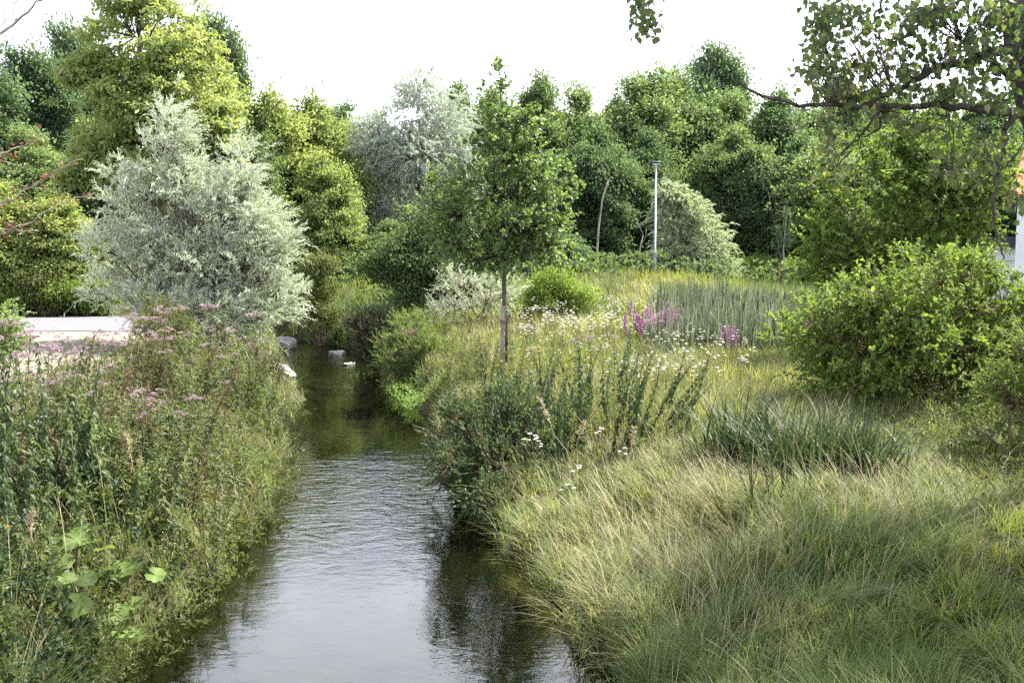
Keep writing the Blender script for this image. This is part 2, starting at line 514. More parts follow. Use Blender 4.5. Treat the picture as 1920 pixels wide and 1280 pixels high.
def water_mat():
    m, n, l = new_mat('stream_water')
    co = n.new('ShaderNodeTexCoord')
    hs = []
    for sc, stretch, rot, w in ((1.1, (1.0, 1.5, 1), 0.6, 1.3), (3.0, (1.0, 1.8, 1), 0.25, 1.0), (8.0, (1.0, 1.8, 1), -0.2, 0.36), (22.0, (1.0, 1.5, 1), 0.5, 0.07)):
        mp = n.new('ShaderNodeMapping')
        mp.inputs['Scale'].default_value = stretch
        mp.inputs['Rotation'].default_value = (0, 0, rot)
        l.new(co.outputs['Object'], mp.inputs['Vector'])
        nz = n.new('ShaderNodeTexNoise')
        nz.inputs['Scale'].default_value = sc
        nz.inputs['Detail'].default_value = 2.5
        nz.inputs['Distortion'].default_value = 1.2
        l.new(mp.outputs[0], nz.inputs['Vector'])
        mu = n.new('ShaderNodeMath'); mu.operation = 'MULTIPLY'; mu.inputs[1].default_value = w
        l.new(nz.outputs['Fac'], mu.inputs[0])
        hs.append(mu.outputs[0])
    b = None
    for h_ in hs:
        if b is None:
            b = h_
            continue
        a = n.new('ShaderNodeMath'); l.new(b, a.inputs[0]); l.new(h_, a.inputs[1])
        b = a.outputs[0]
    # calmer and more broken stretches along the stream
    sx = n.new('ShaderNodeSeparateXYZ'); l.new(co.outputs['Object'], sx.inputs[0])
    pt = n.new('ShaderNodeTexNoise'); pt.inputs['Scale'].default_value = 0.5; pt.inputs['Detail'].default_value = 2
    l.new(co.outputs['Object'], pt.inputs['Vector'])
    wob = n.new('ShaderNodeMath'); wob.operation = 'MULTIPLY_ADD'; wob.inputs[1].default_value = 5.0
    l.new(pt.outputs['Fac'], wob.inputs[0]); l.new(sx.outputs['Y'], wob.inputs[2])
    mr = n.new('ShaderNodeMapRange'); mr.inputs['From Min'].default_value = 2.5; mr.inputs['From Max'].default_value = 42.5
    l.new(wob.outputs[0], mr.inputs['Value'])
    pr = n.new('ShaderNodeValToRGB')
    el = pr.color_ramp.elements
    stops = [(5, .04), (9.5, .06), (11.5, .2), (14.5, .3), (16.5, .05), (21, .04), (23.5, .28), (26, .10), (29, .30), (40, .3)]
    while len(el) < len(stops): el.new(0.5)
    for k, (yy, vv) in enumerate(stops):
        el[k].position = yy / 40.0
        el[k].color = (vv, vv, vv, 1)
    l.new(mr.outputs[0], pr.inputs[0])
    bp = n.new('ShaderNodeBump'); bp.inputs['Distance'].default_value = 0.035
    l.new(pr.outputs[0], bp.inputs['Strength'])
    l.new(b, bp.inputs['Height'])
    fr = n.new('ShaderNodeFresnel'); fr.inputs['IOR'].default_value = 1.55
    l.new(bp.outputs[0], fr.inputs['Normal'])
    gl = n.new('ShaderNodeBsdfGlossy'); gl.inputs['Roughness'].default_value = 0.02
    l.new(bp.outputs[0], gl.inputs['Normal'])
    tr = n.new('ShaderNodeBsdfTransparent'); tr.inputs['Color'].default_value = (0.42, 0.44, 0.34, 1)
    ms = n.new('ShaderNodeMixShader')
    l.new(fr.outputs[0], ms.inputs[0]); l.new(tr.outputs[0], ms.inputs[1]); l.new(gl.outputs[0], ms.inputs[2])
    out = n.new('ShaderNodeOutputMaterial')
    l.new(ms.outputs[0], out.inputs['Surface'])
    return m


M['water'] = water_mat()

# ------------------------------------------------------------------ ground, water, road
def grid_mesh(name, xs, ys, hf, mat, dz=0.0, mask=None):
    X, Y = np.meshgrid(xs, ys)
    Z = hf(X, Y) + dz
    V = np.stack([X, Y, Z], -1).reshape(-1, 3)
    nx = len(xs)
    i = np.arange((len(ys) - 1))[:, None] * nx + np.arange(nx - 1)[None, :]
    i = i.reshape(-1)
    if mask is not None:
        mid = (V[i] + V[i + nx + 1]) / 2
        i = i[mask(mid[:, 0], mid[:, 1])]
    T = np.concatenate([np.stack([i, i + 1, i + nx + 1], 1), np.stack([i, i + nx + 1, i + nx], 1)])
    mb = MB()
    mb.add(V, T, 0.5)
    return mb.build(name, mat, smooth_shade=True)


xs = np.concatenate([np.linspace(-400, -45, 20)[:-1], np.arange(-45, -14, 1.0), np.arange(-14, 8, 0.16), np.arange(8, 45, 1.0), np.linspace(45, 400, 20)])
ys = np.concatenate([np.linspace(-60, -8, 8)[:-1], np.arange(-8, 4, 0.8), np.arange(4, 42, 0.2), np.arange(42, 120, 2.0), np.linspace(120, 900, 14)])
tag(grid_mesh('ground', xs, ys, hgt, M['ground']), 'grassy earth ground on both sides of the stream', kind='structure')
tag(grid_mesh('stream_bed', np.arange(-12, 4, 0.25), np.arange(-20, 40, 0.25), lambda x, y: hgt(x, y), M['bed'], 0.006,
              lambda x, y: riv_d(x, y) < 0.0), 'dark stony bed under the stream water', kind='structure')
tag(grid_mesh('water', np.linspace(-12, 4, 30), np.linspace(-20, 40, 60), lambda x, y: x * 0, M['water'], 0.0,
              lambda x, y: riv_d(x, y) < 1.6), 'rippled stream water reflecting the bright sky', kind='structure')


def road_mask(x, y):
    return (x < -9.8 + 0.25 * np.sin(y * 2)) & (y > 27.2 + 0.10 * (x + 12)) & (y < 33.2 + 0.06 * (x + 12))


tag(grid_mesh('road', np.arange(-60, -8, 0.35), np.arange(22, 40, 0.35), lambda x, y: np.maximum(hgt(x, y), 0.99), M['road'], 0.03, road_mask),
    'pale asphalt road curving behind the silver willow', kind='structure')
tag(grid_mesh('gravel_path', np.arange(-40, -6, 0.3), np.arange(13, 32, 0.3), hgt, M['gravel'], 0.012,
              lambda x, y: (x < -8.0 + 0.5 * np.sin(y * 0.9) + 0.3 * np.sin(2.3 * y)) & (y > 14) & (y < 27.6)),
    'beige gravel verge beside the pale road', kind='structure')


# ------------------------------------------------------------------ trees
def ellip(px, py, d, rpx, rpy, ry=None, w=1.0):
    """a crown lobe by where the photograph shows it: centre, half sizes in pixels, half depth in metres"""
    c = W(px, py, d)
    k = d / F
    return (c, np.array([rpx * k, ry if ry else rpx * k, rpy * k]), w)


def crown_points(rng, lobes, n, rough=0.3, core=0.35, freq=2.2, sub=9, gap=0.62):
    n_want, n = n, int(n / gap)
    r_mean = np.mean([np.mean(r) for c, r, w in lobes])
    parents = None
    if sub:
        big, parents = lobes, []
        lobes = []
        for c, r, w in big:
            for q in range(sub):
                u = rand_unit(rng, 1)[0]
                u[2] = u[2] * 0.9 + 0.12
                f = rng.uniform(0.2, 0.5) * (1.25 if sub < 5 else 1)
                lobes.append((c + u * r * rng.uniform(0.5, 1.02), r * f * np.array([1.15, 1.15, 0.75]), w * rng.uniform(0.6, 1.4)))
                parents.append(c)
            lobes.append((c, r * 0.9, w * 1.3))
            parents.append(c)
        parents = np.array(parents)
    wts = np.array([(r[0] * r[1] * r[2]) ** 0.67 * w for c, r, w in lobes])
    k = rng.choice(len(lobes), n, p=wts / wts.sum())
    C = np.array([c for c, r, w in lobes])[k]
    Rr = np.array([r for c, r, w in lobes])[k]
    u = rand_unit(rng, n)
    nz = Noise(rng, 9, freq)
    rad = core + (1 - core) * rng.uniform(0, 1, n) ** 0.55
    rad = rad * (1 + rough * nz(u * 1.6 + C * 0.7))
    rad = np.where(rng.uniform(size=n) < 0.2, rad * rng.uniform(1.0, 1.6, n), rad)
    P = C + Rr * u * rad[:, None]
    out = nrm(u / Rr)
    if parents is not None:
        C = parents[k]
    g = Noise(rng, 10, 1.9 / max(r_mean, 0.3))(P * np.array([1, 1, 1.4])) + rng.normal(0, 0.12, n)
    best = np.argsort(-g)[:n_want]                 # leaves gather in boughs, leaving gaps between them
    best = best[rng.permutation(len(best))]
    return P[best], out[best], C[best], rad[best]


def foliage_spray(mb, rng, P, out, per, size, L, Wd, broad=False, flat=0.55, droop=0.3, val0=0.5, vs=0.22, zlo=None, patch=None, **kw):
    n = len(P)
    k = np.repeat(np.arange(n), per)
    m = len(k)
    off = rng.normal(size=(m, 3)) * size * np.array([1, 1, flat])
    Q = P[k] + off
    o = out[k]
    D = nrm(o * 0.5 + rand_unit(rng, m) * 0.9 + np.array([0, 0, -droop]))
    N = nrm(np.array([0, 0, 1.0]) + o * 0.5 + rand_unit(rng, m) * 0.65)
    if zlo is not None:
        keep = Q[:, 2] > zlo(Q[:, 0], Q[:, 1]) if callable(zlo) else Q[:, 2] > zlo
        Q, D, N, k = Q[keep], D[keep], N[keep], k[keep]
        m = len(Q)
    cv = rng.normal(0, vs * 0.6, n)
    if patch is not None:
        cv = cv + patch(P)
    v = np.clip(val0 + cv[k] + rng.normal(0, vs, m), 0, 1)
    s = rng.uniform(0.7, 1.25, m)
    (add_broad if broad else add_leaves)(mb, Q, D, N, L * s, Wd * s, v, **kw)


def foliage_shoots(mb, tw, rng, P, out, per, Ls, L, Wd, up=0.5, rnd=0.5, droop=0.25, ang=0.6, val0=0.5, vs=0.2, broad=False, zlo=None, twr=0.004, wind=None, **kw):
    """leafy shoots: each starts at P, grows outward and up, bends over, leaves along it"""
    n = len(P)
    A = nrm(out + np.array([0, 0, up]) + rand_unit(rng, n) * rnd)
    if wind is not None:
        A = nrm(A + wind)
    ln = Ls * rng.uniform(0.6, 1.3, n)
    k = np.repeat(np.arange(n), per)
    m = len(k)
    t = np.tile((np.arange(per) + 0.5) / per, n) + rng.uniform(-0.3, 0.3, m) / per
    dz = np.array([0, 0, -1.0])
    Q = P[k] + A[k] * (ln[k] * t)[:, None] + dz * (droop * ln[k] * t * t)[:, None]
    T = nrm(A[k] + dz * (2 * droop * t)[:, None])
    S = rand_unit(rng, m)
    S = perp(T, S)
    a = ang * rng.uniform(0.6, 1.4, m)
    D = T * np.cos(a)[:, None] + S * np.sin(a)[:, None] + dz * 0.12
    N = nrm(np.array([0, 0, 0.9]) + rand_unit(rng, m) * 0.8)
    v = np.clip(val0 + rng.normal(0, vs * 0.6, n)[k] + rng.normal(0, vs, m), 0, 1)
    s = rng.uniform(0.7, 1.2, m) * (1 - 0.45 * t)
    if zlo is not None:
        keep = Q[:, 2] > zlo
        Q, D, N, v, s = Q[keep], D[keep], N[keep], v[keep], s[keep]
    (add_broad if broad else add_leaves)(mb, Q, D, N, L * s, Wd * s, v, **kw)
    if tw is not None:
        E = P + A * ln[:, None] * 0.95 + dz * (droop * ln)[:, None]
        add_twigs(tw, P, E, twr, twr * 0.4, -dz * (droop * ln * 0.25)[:, None])


def limb(rng, a, b, r0, r1, n=6, wob=0.08, arch=0.0):
    t = np.linspace(0, 1, n)[:, None]
    a, b = np.asarray(a, float), np.asarray(b, float)
    L = np.linalg.norm(b - a)
    p = a + (b - a) * t
    j = rng.normal(size=(n, 3)) * wob * L
    j[0] = 0; j[-1] = 0
    p = p + j * np.sin(t * math.pi) + np.array([0, 0, arch * L]) * np.sin(t * math.pi)
    return p, r0 + (r1 - r0) * np.linspace(0, 1, n) ** 0.8


def skeleton(tw, rng, base, top, r0, lobes, cl_P, cl_C, twr=0.012, frac=1.0, wob=0.03, limb_r=0.4, z0=0.25):
    """trunk, one limb per lobe, and twigs from the limb out to the leaf clumps"""
    base, top = np.asarray(base, float), np.asarray(top, float)
    p, r = limb(rng, base, top, r0, r0 * 0.2, 9, wob)
    r[0] *= 1.35
    add_tube(tw, p, r, 8)
    H = top[2] - base[2]
    for c, rr, w in lobes:
        zz = min(max(c[2] - rr[2] * 0.5 - 0.35 * np.hypot(c[0] - base[0], c[1] - base[1]), base[2] + z0 * H), top[2] - 0.1 * H)
        f = (zz - base[2]) / H
        k = f * 8
        i = int(min(k, 7))
        a = p[i] + (p[i + 1] - p[i]) * (k - i)
        rad = (r0 * (1 - 0.75 * f)) * limb_r * 1.3
        q, q_r = limb(rng, a, c + np.array([0, 0, rr[2] * 0.3]), rad, rad * 0.3, 6, 0.05, 0.05)
        add_tube(tw, q, q_r, 6)
    n = len(cl_P)
    sel = rng.uniform(size=n) < frac
    A = cl_C[sel] + (cl_P[sel] - cl_C[sel]) * 0.12 + np.array([0, 0, -0.25]) * np.abs(cl_P[sel] - cl_C[sel]).mean()
    add_twigs(tw, A, cl_P[sel], twr, twr * 0.35, rng.normal(size=(sel.sum(), 3)) * 0.06)


def tree_obj(name, label, cat, base, build, leafmat, barkmat, group=None):
    """build(leaf_mb, wood_mb) fills both in world space; the thing stands at base"""
    lb, wb = MB(), MB()
    build(lb, wb)
    t = thing(name, label, cat, base, group)
    if wb.n: wb.build('trunk' if cat == 'tree' else 'stem', barkmat, t, True, origin=base)
    lb.build('crown' if cat == 'tree' else 'foliage', leafmat, t, origin=base)
    return t


# ---- forest tree kinds, modelled about 10 m tall and 7 m wide at the origin, copied along the wood
def forest_kind(seed, mat, lobes, clumps, per, csize, L, Wd, bark='bark', rough=0.35, base_h=0.2, frac=0.35, val0=0.5, droop=0.3, gap=-0.12):
    rng = np.random.default_rng(seed)
    lb, wb = MB(), MB()
    m = clumps * 7
    z = rng.uniform(base_h * 10, 10.0, m)
    a = rng.uniform(0, 2 * math.pi, m)
    f = (z - base_h * 10) / (10 - base_h * 10)
    prof = np.sin(np.pi * np.clip(0.12 + 0.88 * f, 0, 1) ** 0.85) ** 0.6
    n1 = Noise(rng, 8, 1.5)
    u = np.stack([np.cos(a), np.sin(a), 0.32 * z], 1)
    Rm = 3.25 * prof * (1 + rough * 0.9 * n1(u * 1.3))
    q = rng.uniform(0, 1, m) ** 0.42
    P = np.stack([np.cos(a) * Rm * q, np.sin(a) * Rm * q, z + 0.5 * n1(u * 2.1)], 1)
    n2 = Noise(rng, 10, 1.45)
    keep = (n2(P * np.array([1, 1, 1.5])) > gap) & (rng.uniform(size=m) < np.clip(Rm / 2.6, 0.15, 1))
    P = P[keep][:clumps]
    out = nrm(np.stack([P[:, 0], P[:, 1], 0.25 * (P[:, 2] - 5)], 1))
    C = np.stack([P[:, 0] * 0.25, P[:, 1] * 0.25, P[:, 2] - 0.6], 1)
    k = np.repeat(np.arange(len(P)), per)
    nl = len(k)
    off = out[k] * rng.normal(0, csize * 1.25, nl)[:, None] + rng.normal(size=(nl, 3)) * csize * np.array([0.75, 0.75, 0.28])
    off[:, 2] -= 0.12 * np.sum(off[:, :2] ** 2, 1)
    Q = P[k] + off
    D = nrm(out[k] * 0.6 + rand_unit(rng, nl) * 0.9 + np.array([0, 0, -droop]))
    N = nrm(np.array([0, 0, 1.0]) + out[k] * 0.35 + rand_unit(rng, nl) * 0.6)
    v = np.clip(val0 + rng.normal(0, 0.15, len(P))[k] + rng.normal(0, 0.2, nl), 0, 1)
    sz = rng.uniform(0.65, 1.25, nl)
    add_leaves(lb, Q, D, N, L * sz, Wd * sz, v)
    pick = np.arange(0, len(P), 3)
    foliage_shoots(lb, None, rng, P[pick], out[pick], 14, 1.0, L, Wd, up=0.45, rnd=0.5, droop=0.35, ang=0.9, val0=val0 + 0.05, vs=0.24)
    skeleton(wb, rng, (0, 0, -0.3), (0.2, 0.1, 8.8), 0.2, lobes, P, C, 0.03, frac, limb_r=0.5, z0=base_h)
    t = thing('tree', 'x', 'tree')
    wb.build('trunk', M[bark], t, True)
    lb.build('crown', M[mat], t)
    return t


def lob(rng, n, spread, z0, z1, r0, r1, taper=0.5):
    ls = []
    for i in range(n):
        f = (i + 0.5) / n
        z = z0 + (z1 - z0) * f
        s = spread * (1 - taper * f)
        a = rng.uniform(0, 6.28)
        q = s * rng.uniform(0.35, 1.0)
        rr = r0 + (r1 - r0) * f
        ls.append((np.array([math.cos(a) * q, math.sin(a) * q, z]), np.array([rr, rr, rr * 0.8]) * rng.uniform(0.85, 1.2), 1.0))
    ls.append((np.array([0, 0, z1]), np.array([r1, r1, r1 * 1.1]), 1.0))
    return ls


_r = random.Random(5)
KIND = {}
for key, seed, mat, n, spread, z0, z1, r0, r1, cl_, per, cs, L, Wd, rough in (
        ('broad', 11, 'forest', 22, 2.9, 2.0, 8.6, 1.35, 0.9, 1700, 38, 0.40, 0.25, 0.14, 0.45),
        ('round', 12, 'forest', 26, 3.0, 2.2, 8.8, 1.2, 0.85, 1700, 38, 0.38, 0.24, 0.135, 0.5),
        ('loose', 13, 'forestblue', 22, 2.9, 2.4, 8.9, 1.1, 0.7, 1300, 32, 0.42, 0.25, 0.12, 0.55),
        ('dusky', 14, 'dark', 22, 2.9, 1.5, 8.6, 1.35, 0.9, 1600, 34, 0.42, 0.25, 0.14, 0.45),
        ('bright', 15, 'lime', 24, 2.8, 1.8, 8.8, 1.2, 0.8, 1500, 34, 0.38, 0.25, 0.14, 0.5)):
    rng = np.random.default_rng(seed)
    KIND[key] = [forest_kind(seed, mat, lob(rng, n, spread, z0, z1, r0, r1, 0.45), cl_, per, cs, L, Wd, rough=rough, base_h=0.06 if key in ('dusky', 'bright') else 0.12, gap=0.16 if key == 'loose' else 0.05), False]

FOREST = [
    # px, py top, distance, width px, kind, name, label
    (-70, 90, 50, 230, 'loose', 'tall_tree', 'tall loose grey-green tree cut by the left picture edge, behind the red-leaved twigs'),
    (52, 105, 54, 200, 'loose', 'tall_tree', 'tall dusky grey-green tree with sky showing through, left of the yellow-green tree'),
    (128, 60, 60, 170, 'loose', 'tall_tree', 'thin-topped grey-green tree just behind the yellow-green tree'),
    (20, 255, 46, 200, 'broad', 'bushy_tree', 'mid-green tree below the two tall grey-green trees at the far left'),
    (150, 290, 47, 170, 'dusky', 'bushy_tree', 'dark bushy tree between the leaning pole and the silver willow'),
    (405, 45, 48, 150, 'loose', 'tall_tree', 'grey-green tree rising just right of the tall yellow-green tree'),
    (445, 185, 45, 150, 'broad', 'bushy_tree', 'mid-green tree behind the right shoulder of the silver willow'),
    (505, 185, 47, 210, 'bright', 'yellow_green_tree', 'yellow-green tree standing right behind the silver willow'),
    (585, 195, 50, 200, 'bright', 'yellow_green_tree', 'yellow-green tree with a round top, right of the silver willow'),
    (612, 300, 44, 140, 'bright', 'yellow_green_tree', 'lower yellow-green tree beside the slim grey lamp pole'),
    (640, 205, 78, 150, 'loose', 'far_tree', 'distant bluish tree in the gap left of the grey feathery willow'),
    (705, 225, 82, 130, 'dusky', 'far_tree', 'distant dark tree behind the grey feathery willow'),
    (868, 172, 72, 150, 'dusky', 'far_tree', 'distant dark green tree between grey willow and young alder'),
    (940, 185, 68, 170, 'broad', 'forest_tree', 'wood tree directly behind the young alder'),
    (1010, 160, 64, 170, 'round', 'forest_tree', 'light green wood tree just right of the alder top'),
    (1085, 178, 68, 170, 'broad', 'forest_tree', 'round topped wood tree second right of the alder'),
    (1150, 195, 64, 150, 'dusky', 'forest_tree', 'dark wood tree left of the tall bright crowned tree'),
    (1215, 150, 58, 210, 'round', 'forest_tree', 'bright crowned wood tree above the street lamp'),
    (1290, 150, 61, 190, 'broad', 'forest_tree', 'broad wood tree right of the street lamp'),
    (1345, 98, 68, 170, 'loose', 'forest_tree', 'highest wood tree, its loose top above the others'),
    (1395, 190, 60, 170, 'broad', 'forest_tree', 'wood tree under the tip of the long bare poplar branch'),
    (1475, 185, 57, 190, 'dusky', 'forest_tree', 'bluish dark wood tree behind the young guarded sapling'),
    (1560, 170, 60, 190, 'dusky', 'forest_tree', 'dark wood tree behind the hanging poplar leaves'),
    (1650, 190, 62, 200, 'round', 'forest_tree', 'wood tree seen through the middle of the poplar branches'),
    (1745, 175, 60, 200, 'broad', 'forest_tree', 'wood tree seen through the poplar twigs near the house'),
    (1840, 200, 58, 200, 'dusky', 'forest_tree', 'dark wood tree behind the white flat-roofed annex'),
    (1960, 150, 64, 220, 'broad', 'forest_tree', 'wood tree rising behind the tiled house'),
    (1120, 250, 51, 150, 'dusky', 'forest_tree', 'dark tree at the wood edge halfway between alder and street lamp'),
    (1205, 262, 54, 150, 'dusky', 'forest_tree', 'dark tree at the wood edge right behind the street lamp'),
    (1395, 250, 52, 160, 'broad', 'forest_tree', 'tree at the wood edge just right of the small pale willow'),
    (1490, 270, 50, 170, 'dusky', 'forest_tree', 'dark tree at the wood edge behind the reddish tree guard'),
    (1590, 260, 46, 190, 'broad', 'forest_tree', 'tree at the wood edge left of the tall hazel'),
    (1040, 345, 52, 170, 'round', 'understorey_tree', 'mid-green low tree right of the alder trunk'),
    (690, 360, 56, 150, 'loose', 'understorey_tree', 'greyish low tree just right of the slim grey pole'),
    (735, 420, 44, 120, 'round', 'understorey_tree', 'bushy low tree under the grey feathery willow'),
    (1040, 440, 44, 130, 'loose', 'understorey_tree', 'pale bushy tree right behind the round yellow-green shrub'),
    (-40, 330, 35, 220, 'bright', 'yellow_green_tree', 'yellow-green tree at the left picture edge above the road'),
    (95, 365, 35.2, 170, 'bright', 'yellow_green_tree', 'small yellow-green tree behind the bare weathered pole'),
]
_rng = random.Random(21)


def place_tree(px, py, d, wpx, kind, name, label, group=None):
    root, used = KIND[kind]
    p = W(px, py, d)
    zg = float(hgt(p[0], p[1]))
    s = wpx * d / F / 6.6
    H = p[2] - zg
    sc = (s, s, H / 10.0)
    loc = (p[0], p[1], zg)
    if used:
        t = dup(root, loc, _rng.uniform(0, 6.28), sc)
    else:
        t = root
        t.location = [float(a) for a in loc]
        t.scale = sc
        t.rotation_euler = (0, 0, _rng.uniform(0, 6.28))
        KIND[kind][1] = True
    t.name = name
    t['label'] = label
    if 'group' in t: del t['group']
    if group: t['group'] = group
    return t


for f_ in FOREST:
    place_tree(*f_)
for i, px in enumerate(range(-200, 2150, 130)):        # the back rows of the wood
    place_tree(px + _rng.uniform(-25, 25), 265 + _rng.uniform(-15, 25), 88 + _rng.uniform(-6, 8), 240, ('broad', 'dusky', 'round')[i % 3], 'forest_tree',
               'wood tree of the last row, mostly hidden behind the nearer crowns', 'trees at the back of the wood')

# ---- tall yellow-green tree
def b_lime(lb, wb):
    rng = np.random.default_rng(31)
    d = 40
    lobes = [ellip(*a) for a in ((255, 60, d, 95, 75, 2.2), (330, 45, d, 60, 50, 1.6), (190, 150, d, 65, 60, 1.8), (280, 150, d, 110, 80, 2.4),
                                 (370, 130, d, 55, 80, 1.8), (215, 235, d, 70, 55, 1.9), (330, 240, d, 90, 70, 2.2), (160, 130, d, 38, 34, 1.2),
                                 (215, 330, d, 70, 60, 1.8), (400, 230, d, 50, 60, 1.5), (180, 290, d, 45, 35, 1.4), (300, 340, d, 100, 70, 2.0), (265, -15, d, 60, 50, 1.5))]
    P, out, C, rad = crown_points(rng, lobes, 1300, 0.42, 0.35)
    foliage_spray(lb, rng, P, out, 34, 0.22, 0.21, 0.12, val0=0.55, flat=0.4, vs=0.2)
    b = W(290, 560, d)
    b[2] = hgt(b[0], b[1])
    skeleton(wb, rng, b, W(262, 0, d), 0.22, lobes, P, C, 0.03, 0.4, limb_r=0.5)


b = W(290, 560, 40); b[2] = hgt(b[0], b[1])
tree_obj('yellow_green_tree', 'tallest yellow-green tree with layered crown, behind the left side of the silver willow', 'tree', b, b_lime, M['lime'], M['bark'])


# ---- silver willow on the left bank
def b_willow(lb, wb):
    rng = np.random.default_rng(32)
    d = 24.5
    lobes = [ellip(*a) for a in ((322, 250, d, 28, 62, 0.5), (300, 330, d, 46, 60, 0.7), (352, 345, d, 36, 55, 0.6), (455, 320, d, 30, 52, 0.5), (430, 385, d, 48, 55, 0.8), (222, 335, d, 24, 34, 0.4),
                                 (248, 400, d, 46, 50, 0.7), (325, 430, d, 70, 60, 1.1), (490, 420, d, 36, 50, 0.7), (195, 470, d, 34, 40, 0.6), (270, 490, d, 60, 52, 1.0), (390, 490, d, 70, 60, 1.3), (525, 470, d, 28, 42, 0.5),
                                 (470, 500, d, 56, 58, 0.9), (200, 545, d, 42, 40, 0.7), (300, 560, d, 80, 56, 1.2), (420, 580, d, 85, 56, 1.3), (510, 565, d, 46, 52, 0.8), (390, 630, d, 90, 36, 1.1))]
    P, out, C, rad = crown_points(rng, lobes, 4300, 0.4, 0.25, sub=5, gap=0.68)
    foliage_shoots(lb, wb, rng, P, out, 15, 0.55, 0.175, 0.034, up=0.95, rnd=0.45, droop=0.35, ang=0.55, val0=0.5, vs=0.3, twr=0.004, wind=np.array([0.22, 0, 0.05]))
    rng = np.random.default_rng(33)
    b = W(400, 640, d); b[2] = hgt(b[0], b[1])
    for tx, ty in ((322, 260), (440, 340), (250, 430), (500, 470), (360, 380)):
        p, r = limb(rng, b + rng.normal(size=3) * [0.15, 0.15, 0], W(tx, ty, d), 0.07, 0.012, 9, 0.03)
        add_tube(wb, p, r, 6)
    add_twigs(wb, C[::4] * 0.6 + b * 0.4, P[::4], 0.012, 0.004, rng.normal(size=(len(P[::4]), 3)) * 0.1)


b = W(400, 640, 24.5); b[2] = hgt(b[0], b[1])
tree_obj('silver_willow', 'big silver-leaved willow on the left bank beside the road', 'tree', b, b_willow, M['willow'], M['greybark'])


# ---- tall feathery grey willow
def b_grey(lb, wb):
    rng = np.random.default_rng(34)
    d = 52
    lobes = [ellip(*a) for a in ((785, 195, d, 55, 60, 1.6), (735, 255, d, 60, 55, 1.8), (825, 250, d, 60, 60, 1.7), (700, 300, d, 60, 60, 1.8), (770, 320, d, 90, 70, 2.2),
                                 (850, 310, d, 40, 60, 1.5), (700, 380, d, 55, 60, 1.7), (790, 400, d, 80, 60, 2.0), (690, 440, d, 45, 50, 1.4))]
    P, out, C, rad = crown_points(rng, lobes, 5200, 0.3, 0.3, gap=0.85)
    foliage_shoots(lb, wb, rng, P, out, 16, 0.75, 0.24, 0.055, up=0.5, rnd=0.5, droop=0.5, ang=0.45, val0=0.55, vs=0.2, twr=0.005)
    b = W(765, 540, d); b[2] = hgt(b[0], b[1])
    skeleton(wb, rng, b, W(785, 300, d), 0.2, lobes, P, C, 0.012, 0.12, limb_r=0.3)


b = W(765, 540, 52); b[2] = hgt(b[0], b[1])
tree_obj('grey_willow', 'tall feathery pale grey willow left of the young alder', 'tree', b, b_grey, M['greywillow'], M['greybark'])


# ---- small pale willow by the street lamp
def b_pale(lb, wb):
    rng = np.random.default_rng(35)
    d = 42
    lobes = [ellip(*a) for a in ((1262, 376, d, 26, 32, 0.6, 3.0), (1284, 398, d, 34, 40, 0.8, 1.6), (1268, 425, d, 44, 50, 0.9), (1315, 440, d, 38, 50, 0.9), (1275, 480, d, 56, 55, 1.2), (1330, 495, d, 48, 55, 1.1), (1300, 530, d, 82, 40, 1.4), (1240, 520, d, 34, 40, 1.0), (1350, 530, d, 36, 30, 1.0))]
    P, out, C, rad = crown_points(rng, lobes, 3600, 0.22, 0.3, gap=0.97, sub=4)
    foliage_shoots(lb, wb, rng, P, out, 15, 0.5, 0.19, 0.045, up=0.7, rnd=0.45, droop=0.5, ang=0.45, val0=0.5, vs=0.2, twr=0.006)
    b = W(1290, 560, d); b[2] = hgt(b[0], b[1])
    for tx, ty in ((1270, 380), (1310, 410), (1340, 470), (1240, 480)):
        p, r = limb(rng, b, W(tx, ty, d), 0.06, 0.012, 8, 0.03)
        add_tube(wb, p, r, 5)


b = W(1290, 560, 42); b[2] = hgt(b[0], b[1])
tree_obj('pale_willow', 'small pale yellow-green willow right of the street lamp', 'tree', b, b_pale, M['yellowwillow'], M['greybark'])


